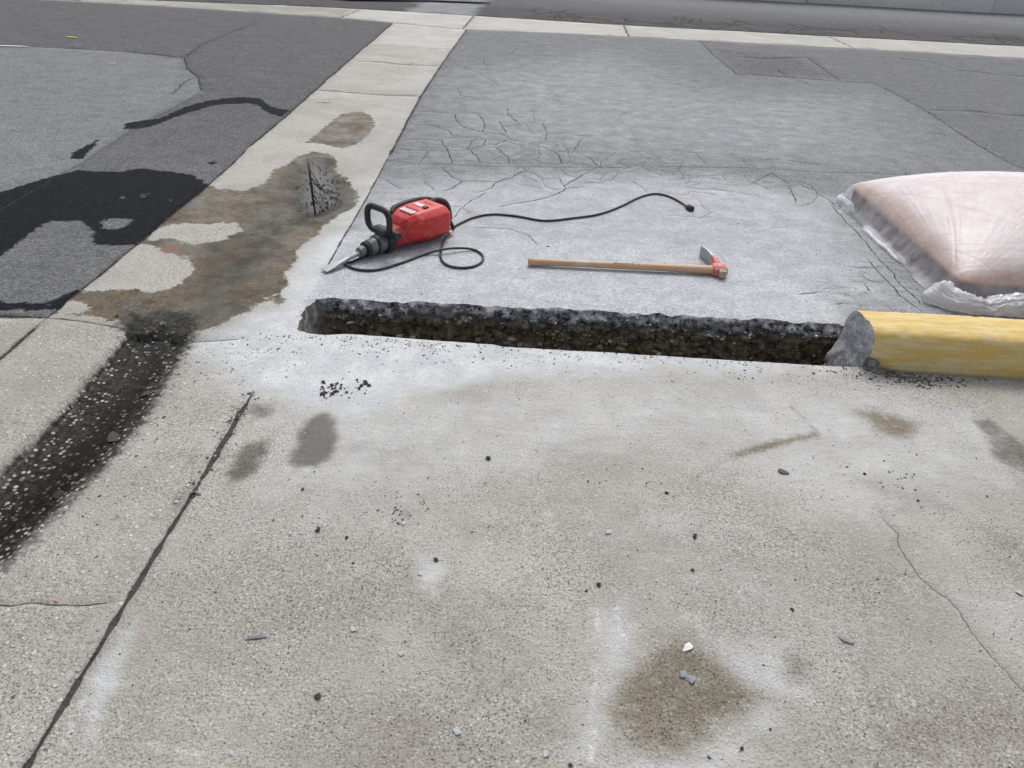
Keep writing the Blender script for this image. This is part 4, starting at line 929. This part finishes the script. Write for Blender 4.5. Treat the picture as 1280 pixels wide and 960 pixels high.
# broken end: rings shrinking to the middle, rough
V2_ = [Vector(V[k]) for k in range(NP)]; cen_ = Vector((-.012, -.0, .03)); EV = []; EF = []; RN = 10
for j in range(RN + 1):
    f = 1 - j / RN
    for k in range(NP):
        v = cen_.lerp(V2_[k], f); e_ = math.sin(min(1, (1 - f) * 2.2) * math.pi / 2)
        v.x += -.010 * e_ + .009 * e_ * noise.fractal(Vector(v) * 26 + Vector((3, 1, 2)), 1, 2, 4) + .03 * e_ * max(0, (.10 - v.z)) * 0; EV.append(tuple(v))
for j in range(RN):
    for k in range(NP - 1): EF.append((j * NP + k, (j + 1) * NP + k, (j + 1) * NP + k + 1, j * NP + k + 1))
    EF.append((j * NP + NP - 1, (j + 1) * NP + NP - 1, (j + 1) * NP, j * NP))
n = NT('fractured_concrete'); a_ = n.noise(36, 6, .72, vec=n.coord(True)); vv = n.vor(75, vec=n.coord(True))
c = n.mix(n.step(a_, .38, .62), (.27, .28, .30), (.50, .51, .525)); c = n.mix(n.step(vv, .22, .12, 0, .6), c, (.14, .14, .145)); n.base(c, .9, 0, .25); n.bump(n.math('ADD', a_, n.noise(120, 4, vec=n.coord(True))), .8, .008)
tag(mesh_obj('broken_end', EV, EF, n.m, kb), 'raw grey fractured concrete end face')

# ------------------------------------------------------------------ plastic wrapped mattress
BX0, BX1, BY0, BY1 = 2.06, 4.00, 3.135, 4.58; BCX, BCY = (BX0 + BX1) / 2, (BY0 + BY1) / 2
bun = empty('wrapped_bundle', (BCX, BCY, 0)); tag(bun, 'flat pinkish brown mattress wrapped in wrinkled translucent plastic beside the yellow kerb', 'bundle')
hx, hy = (BX1 - BX0) / 2, (BY1 - BY0) / 2
def surf(nu, nv, off, rim):
    """u, v grid over the top, then rings down the sides; returns verts, faces, and (x, y) before offset"""
    us = np.linspace(-1, 1, nu); vs_ = np.linspace(-1, 1, nv)
    U, Vv = np.meshgrid(us, vs_); U = np.sign(U) * (1 - (1 - np.abs(U)) ** 1.15); Vv = np.sign(Vv) * (1 - (1 - np.abs(Vv)) ** 1.15)
    rr2 = .06
    X = U * hx; Y = Vv * hy
    cu = np.clip(np.abs(U) * hx - (hx - rr2), 0, rr2) / rr2; cvv = np.clip(np.abs(Vv) * hy - (hy - rr2), 0, rr2) / rr2
    k = 1 - .30 * (cu * cvv); X = np.sign(X) * (np.abs(X) - (1 - k) * rr2); Y = np.sign(Y) * (np.abs(Y) - (1 - k) * rr2)
    bul = (1 - np.abs(U) ** 2.4) * (1 - np.abs(Vv) ** 2.6)
    Zt = .095 + .250 * bul ** .52
    return U, Vv, X, Y, Zt
def close_sheet(X, Y, Zt, sides):
    """grid plus skirts; sides = list of (outset, z)"""
    nv, nu = X.shape; V = [(X[j, i], Y[j, i], Zt[j, i]) for j in range(nv) for i in range(nu)]; F = []
    for j in range(nv - 1):
        for i in range(nu - 1): a = j * nu + i; F.append((a, a + 1, a + nu + 1, a + nu))
    per = [i for i in range(nu)] + [j * nu + nu - 1 for j in range(1, nv)] + [(nv - 1) * nu + i for i in range(nu - 2, -1, -1)] + [j * nu for j in range(nv - 2, 0, -1)]
    prev = per; n0 = len(per)
    for q_ in sides:
        cur = []
        for k, idx in enumerate(per):
            x_, y_, z_ = V[idx]; ox = math.copysign(1, x_) if abs(x_) > hx * .985 else 0; oy = math.copysign(1, y_) if abs(y_) > hy * .98 else 0
            o_, zz = q_(x_, y_, z_, k); cur.append(len(V)); V.append((x_ + ox * o_, y_ + oy * o_, zz))
        for k in range(n0): F.append((prev[k], cur[k], cur[(k + 1) % n0], prev[(k + 1) % n0]))
        prev = cur
    return V, F, per
U, Vv, X, Y, Zt = surf(60, 46, 0, 0)
V, F, per = close_sheet(X * .985, Y * .985, Zt - .012, [lambda x, y, z, k: (.004, .065), lambda x, y, z, k: (.006, .035), lambda x, y, z, k: (0, .006)])
n = NT('pinkish_brown_ticking'); sp_ = n.new('ShaderNodeSeparateXYZ'); n.put(sp_.inputs[0], n.coord(True))
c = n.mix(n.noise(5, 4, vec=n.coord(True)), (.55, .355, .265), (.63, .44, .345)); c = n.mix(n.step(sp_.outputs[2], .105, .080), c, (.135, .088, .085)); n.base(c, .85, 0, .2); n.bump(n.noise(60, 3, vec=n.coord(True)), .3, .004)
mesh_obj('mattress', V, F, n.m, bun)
# the sheet of plastic
U, Vv, X, Y, Zt = surf(300, 230, 0, 0)
RIDGE = np.zeros_like(X)
anch = [(-hx - .03, -hy - .05, .75, 1.2, 44), (-hx, -hy * .45, .40, .30, 16), (-hx, hy * .1, .35, .30, 18), (-hx, hy * .82, .6, .30, 16), (-hx * .45, -hy, .5, .5, 18), (.0, -hy, .6, .5, 20), (hx * .4, -hy, .6, .5, 20), (-hx, hy, .6, .5, 14)]
for ai, (ax_, ay_, am, fl_, fq) in enumerate(anch):
    dx, dy = X - ax_, Y - ay_; r = np.hypot(dx, dy); th = np.arctan2(dy, dx) + .01 * np.sin(r * 3 + ai)
    v1 = vnoise(th * fq / 3.0 * 2.2, r * .12, 1.0, 40 + ai); rg = (1 - np.abs(2 * v1 - 1)) ** 9
    v2 = vnoise(th * fq * 2.0, r * .2, 1.0, 60 + ai); rg = rg + .6 * (1 - np.abs(2 * v2 - 1)) ** 9
    RIDGE += am * rg * np.exp(-r / fl_) * np.clip((r - .10) / .45, .0, 1)
RIDGE = np.clip(RIDGE, 0, 1.3)
dx, dy = X + hx + .03, Y + hy + .05; r = np.hypot(dx, dy); th = np.arctan2(dy, dx)
CREASE = sum(a_ * (1 - np.abs(2 * vnoise(th * q_, r * .10, 1.0, 90 + k_) - 1)) ** 14 * np.exp(-r / 1.4) * np.clip((r - .06) / .2, 0, 1) * sstep(.42, .72, vnoise(th * 5.5, r * 1.6, 1.0, 120 + k_)) for k_, (q_, a_) in enumerate(((16, 1.0), (31, .8), (60, .6))))
dx, dy = X + hx * .62, Y + hy * .30; r = np.hypot(dx, dy); th = np.arctan2(dy, dx)
CREASE = np.clip(CREASE + .5 * (1 - np.abs(2 * vnoise(X * 9 + Y * 5, Y * .8, 1.0, 97) - 1)) ** 14 * sstep(-.2, -.9, X / hx) , 0, 1)
Zw = Zt + .004 - .004 * CREASE + .007 * RIDGE + .010 * (fbm(X, Y, 3, 3, 4) - .5); sc_ = 1.0 + .004
kx = lambda x, y, s=12, sd=0: float(fbm(np.array([x]), np.array([y]), s, 3, 70 + sd)[0])
V, F, per = close_sheet(X * sc_, Y * sc_, Zw, [lambda x, y, z, k: (.012 + .014 * kx(x, y, 20), .070), lambda x, y, z, k: (.018 + .030 * kx(x, y, 14, 1), .044), lambda x, y, z, k: (.026 + .050 * kx(x, y, 11, 2), .022), lambda x, y, z, k: (.040 + .060 * kx(x, y, 9, 3), .006)])
MK = np.concatenate([RIDGE.ravel(), np.full(len(V) - RIDGE.size, .0)]); CRS = np.concatenate([CREASE.ravel(), np.zeros(len(V) - RIDGE.size)]); EDG = np.concatenate([sstep(.90, .985, np.maximum(np.abs(U), np.abs(Vv))).ravel(), np.full(len(V) - RIDGE.size, 1.0)])
def film_mat(name, lo, hi, bs, gf):
    n = NT(name); mk = n.attr('ridge'); fold = n.noise(7, 5, .65, vec=n.coord(True)); fn = n.noise(34, 4, .7, vec=n.coord(True, (1, 1, 1)), dist=.8)
    tr = n.new('ShaderNodeBsdfTransparent'); tr.inputs[0].default_value = (.97, .97, .98, 1)
    df = n.new('ShaderNodeBsdfDiffuse'); df.inputs[0].default_value = (.86, .86, .89, 1); tl = n.new('ShaderNodeBsdfTranslucent'); tl.inputs[0].default_value = (.86, .86, .89, 1)
    m0 = n.new('ShaderNodeMixShader'); m0.inputs[0].default_value = .35; n.put(m0.inputs[1], df.outputs[0]); n.put(m0.inputs[2], tl.outputs[0])
    milk = n.math('ADD', n.lerp(n.step(fold, .36, .64), lo, hi), n.math('MULTIPLY', n.step(mk, .25, .9), .26)); milk = n.math('SUBTRACT', milk, n.math('MULTIPLY', n.attr('crease'), .30)); milk = n.math('SUBTRACT', milk, n.math('MULTIPLY', n.attr('edge'), n.step(n.noise(16, 4, .6, vec=n.coord(True, (1, 1, .3))), .34, .68, .46, .36)), clamp=True)
    m1 = n.new('ShaderNodeMixShader'); n.put(m1.inputs[0], milk); n.put(m1.inputs[1], tr.outputs[0]); n.put(m1.inputs[2], m0.outputs[0])
    gl = n.new('ShaderNodeBsdfGlossy'); gl.inputs['Roughness'].default_value = .38; gl.inputs[0].default_value = (.95, .96, 1, 1)
    bp = n.new('ShaderNodeBump'); bp.inputs['Strength'].default_value = bs; bp.inputs['Distance'].default_value = .010; n.put(bp.inputs['Height'], n.math('ADD', n.math('MULTIPLY', fn, .3), fold))
    lw = n.new('ShaderNodeLayerWeight'); lw.inputs[0].default_value = .32; n.put(lw.inputs['Normal'], bp.outputs[0]); n.put(gl.inputs['Normal'], bp.outputs[0]); n.put(df.inputs['Normal'], bp.outputs[0])
    m2 = n.new('ShaderNodeMixShader'); n.put(m2.inputs[0], n.math('ADD', n.math('MULTIPLY', lw.outputs['Fresnel'], gf), .02, clamp=True)); n.put(m2.inputs[1], m1.outputs[0]); n.put(m2.inputs[2], gl.outputs[0])
    n.put(n.out.inputs[0], m2.outputs[0]); return n.m
M_FILM = film_mat('translucent_plastic_film', .62, .80, .12, .30); M_FOLD = film_mat('bunched_plastic_film', .48, .82, .35, .45)
ws = mesh_obj('plastic_sheet', V, F, M_FILM, bun); at = ws.data.attributes.new('ridge', 'FLOAT', 'POINT'); at.data.foreach_set('value', MK.astype(np.float32)); at = ws.data.attributes.new('crease', 'FLOAT', 'POINT'); at.data.foreach_set('value', CRS.astype(np.float32)); at = ws.data.attributes.new('edge', 'FLOAT', 'POINT'); at.data.foreach_set('value', EDG.astype(np.float32))
def bunch(name, line, wid, hgt, seed, seg=34):
    """crumpled roll of spare film lying along a line"""
    q = jag(catmull([(*p, 0) for p in line], 6)[:, :2], .010, .006, seed); n_ = len(q); t = np.gradient(q, axis=0); t /= np.linalg.norm(t, axis=1)[:, None]; nn = np.stack([-t[:, 1], t[:, 0]], 1); V = []; F = []
    for i in range(n_):
        e = min(1, i / 8, (n_ - 1 - i) / 8) ** .6; wv = wid * (.55 + .9 * kx(i * .02, seed, 6)); hv = hgt * (.45 + 1.1 * kx(i * .02, seed + 5, 7))
        for k in range(seg + 1):
            a = math.pi * k / seg; o_ = math.cos(a) * wv * e; zz = .004 + math.sin(a) ** .8 * hv * e
            v = Vector((q[i][0] * 1.0, q[i][1], a * .06)); d1 = noise.fractal(Vector((q[i][0] * 9, a * 1.6, seed)), 1, 2, 4) * .55; d2 = abs(noise.noise(Vector((q[i][0] * 26 + a * 2.2, a * 4.5 - q[i][0] * 11, seed)))) * .8 + .4 * abs(noise.noise(Vector((q[i][0] * 60, a * 8 + q[i][0] * 30, seed))))
            f = 1 + d1 * .40 - d2 * .40
            V.append((q[i][0] + nn[i][0] * o_ * f - BCX, q[i][1] + nn[i][1] * o_ * f - BCY, max(.003, zz * f)))
    for i in range(n_ - 1):
        for k in range(seg): a = i * (seg + 1) + k; F.append((a, a + 1, a + seg + 2, a + seg + 1))
    o = mesh_obj(name, V, F, M_FOLD, bun); at = o.data.attributes.new('ridge', 'FLOAT', 'POINT'); at.data.foreach_set('value', np.full(len(V), .6, np.float32)); return o
tag(bunch('plastic_fold', [(1.985, 3.22), (2.00, 3.13), (2.06, 3.075), (2.18, 3.06), (2.35, 3.055), (2.60, 3.03), (3.0, 3.05), (3.5, 3.06)], .070, .075, 3), 'bunched whitish spare plastic at the front corner')
bunch('plastic_fold', [(2.02, 3.55), (2.012, 3.70), (2.01, 3.92), (2.025, 4.12)], .034, .012, 5); bunch('plastic_fold', [(2.035, 4.32), (2.02, 4.42), (2.025, 4.54), (2.10, 4.60)], .032, .040, 8)
# ------------------------------------------------------------------ small litter
def leaf(name, px, py, L_, W_, ang, col, label, cat, group=None, n_=18):
    p = GV(px, py); V = []; F = []
    for i in range(n_ + 1):
        t_ = i / n_; w_ = W_ * math.sin(math.pi * min(1, t_ * 1.02)) ** .7 * (1 + 1.1 * noise.noise(Vector((t_ * 7, px, 0)))); x_ = (t_ - .5) * L_; b_ = .08 * L_ * math.sin(t_ * 3.0 + px)
        for k in (-1, 0, 1): V.append((x_, b_ + k * w_ / 2, .0018 + .0006 * abs(k) + .002 * noise.noise(Vector((t_ * 5, k, py)))))
    for i in range(n_):
        for k in (0, 1): a = i * 3 + k; F.append((a, a + 3, a + 4, a + 1))
    mt = paint(name + '_surface', col, .8, tuple(min(1, c * 1.8) for c in col), .4, 60)
    o = mesh_obj(name, V, F, mt); sm = o.modifiers.new('thickness', 'SOLIDIFY'); sm.thickness = .0006
    o.location = (p[0], p[1], ZG(p[0], p[1]) + .001 if p[1] < 7.5 else .004); o.rotation_euler = (0, 0, ang); tag(o, label, cat, group); return o
leaf('flattened_leaf', 320, 799, .050, .010, .1, (.17, .165, .18), 'dark grey flattened leaf scrap on the apron near the long joint', 'leaf')
leaf('flattened_leaf', 1058, 800, .038, .014, -.3, (.22, .215, .225), 'grey flattened leaf scrap on the apron beside the small round stain', 'leaf')
leaf('yellow_leaf', 90, 47, .16, .08, .1, (.34, .33, .06), 'yellow green leaf on the far dark asphalt patch', 'leaf')
leaf('ochre_leaf', 141, 80, .07, .04, .3, (.42, .30, .10), 'small ochre leaf on the light asphalt patch', 'leaf')
leaf('green_twig', 405, 128, .13, .022, .35, (.30, .31, .13), 'thin yellow green twig lying on the pale gutter slab', 'twig')
leaf('paper_scrap', 350, 8, .25, .10, .1, (.72, .74, .78), 'white paper scrap on the far concrete band', 'paper')
leaf('paper_scrap', 95, 0, .30, .12, .0, (.72, .75, .80), 'white paper scrap at the back of the dark asphalt lane', 'paper')
leaf('white_stick', 12, 58.5, .42, .05, .02, (.62, .60, .55), 'pale stick lying along the seam of the left asphalt patch', 'stick')
for px, py, s_, lab in ((146, 395, .013, 'tiny green weed growing from the gutter cross joint by the dry slab corner'), (204, 406, .015, 'tiny green weed growing from the gutter cross joint in the wet channel')):
    p = GV(px, py); e = empty('weed', (p[0], p[1], ZG(p[0], p[1]))); tag(e, lab, 'weed')
    for k_ in range(7):
        a = k_ * 2.4; V = []; F = []
        for i in range(5):
            t_ = i / 4; w_ = .004 * math.sin(math.pi * (t_ * .9 + .05)); r = t_ * s_; z_ = s_ * .8 * math.sin(t_ * 1.9); V += [(r * math.cos(a) - w_ * math.sin(a), r * math.sin(a) + w_ * math.cos(a), z_), (r * math.cos(a) + w_ * math.sin(a), r * math.sin(a) - w_ * math.cos(a), z_)]
        for i in range(4): F.append((i * 2, i * 2 + 1, i * 2 + 3, i * 2 + 2))
        if k_ == 0: n = NT('weed_leaf'); n.base((.13, .15, .045), .6); M_WEED = bpy.data.materials.get('weed_leaf_shared') or n.m; M_WEED.name = 'weed_leaf_shared'
        mesh_obj('leaf', V, F, M_WEED, e)

# ------------------------------------------------------------------ far side: wall, black sheet for a vehicle's shadow, tree mirrored in the puddle
wl = empty('concrete_wall', (9, 19.0, 0)); tag(wl, 'low weathered grey concrete wall beyond the far road', 'wall')
n = NT('wall_concrete'); st_ = n.noise(1.2, 6, .65, vec=n.coord(scale=(.4, 1, 1.6))); c = n.mix(n.step(st_, .38, .62), (.68, .69, .68), (.80, .80, .78)); c = n.mix(n.step(n.noise(25, 4, .7), .56, .68, 0, .5), c, (.20, .20, .195)); n.base(c, .9, 0, .25); n.bump(n.noise(60, 4), .4, .01); M_WALL = n.m
xa = -2.5
for i, x1_ in enumerate((2.2, 6.3, 10.62, 15, 20)):
    bm_obj('panel', rbox((xa + x1_) / 2 - 9, .15 + .018 * ((xa + x1_) / 2 - 9), .45, x1_ - xa - .05, .3, 1.1, .012), M_WALL, wl); xa = x1_
P_ = [G(330, -6), G(440, 1.5), G(540, 2.6), G(613, 5.5), G(560, -1), G(420, -8)]  # flat black sheet added in place of the shadow under a parked vehicle
V = [(p[0], p[1], .012) for p in P_] + [(p[0], p[1], .030) for p in P_]; m_ = len(P_)
F = [tuple(range(m_, 2 * m_)), tuple(range(m_))[::-1]] + [(i, (i + 1) % m_, (i + 1) % m_ + m_, i + m_) for i in range(m_)]
bm = bmesh.new(); vv_ = [bm.verts.new(v) for v in V]; [bm.faces.new([vv_[i] for i in f]) for f in F]
o = bm_obj('shadow_sheet', bm, M_BLK); tag(o, 'thin pointed black sheet standing in for a vehicle shadow on the far dark road', 'shadow sheet')

tree = empty('street_tree', (-8.0, 26.5, 0)); tag(tree, 'slender leafy tree beyond the road, mirrored in the gutter puddle', 'tree')
n = NT('bark'); n.base(n.mix(n.noise(12, 5, vec=n.coord(True, (4, 4, 1))), (.05, .04, .03), (.14, .115, .09)), .95); M_BARK = n.m
tp = catmull([(0, 0, -.02), (.05, 0, 2), (-.05, .1, 5), (.05, .05, 8), (.15, 0, 11), (.2, 0, 12.5)], 5)
V, F = tube(tp, np.linspace(.075, .015, len(tp)), 10); mesh_obj('trunk', V, F, M_BARK, tree)
tr_ = random.Random(12); tips = []
for i in range(20):
    h = tr_.uniform(4.0, 12); a = tr_.gauss(-.3, 1.1) if tr_.random() < .75 else tr_.uniform(0, 6.28); l_ = tr_.uniform(.8, 2.6) * (1 - .05 * abs(h - 8)); b0 = np.array([.05, .05, h]); b1 = b0 + np.array([math.cos(a) * l_, math.sin(a) * l_, tr_.uniform(.2, .9)])
    V, F = tube(catmull([b0, (b0 + b1) / 2 + np.array([0, 0, .12]), b1], 4), np.linspace(.020, .005, 9), 6); mesh_obj('limb', V, F, M_BARK, tree); tips += [b1, (b0 * .35 + b1 * .65)]
LV = []; LF = []
for c_ in tips:
    for _ in range(34):
        q = c_ + np.array([tr_.gauss(0, .42), tr_.gauss(0, .42), tr_.gauss(0, .30)]); a = tr_.uniform(0, 6.28); e = tr_.uniform(-.9, .9); s_ = tr_.uniform(.05, .10)
        d1 = np.array([math.cos(a) * math.cos(e), math.sin(a) * math.cos(e), math.sin(e)]) * s_; d2 = np.array([-math.sin(a), math.cos(a), tr_.uniform(-.4, .4)]) * s_ * .5
        b = len(LV); LV += [q - d1, q + d2, q + d1, q - d2]; LF.append((b, b + 1, b + 2, b + 3))
n = NT('leaf_green'); n.base(n.mix(n.island(), (.030, .042, .010), (.085, .10, .025)), .7); mesh_obj('crown', LV, LF, n.m, tree, smooth=False)
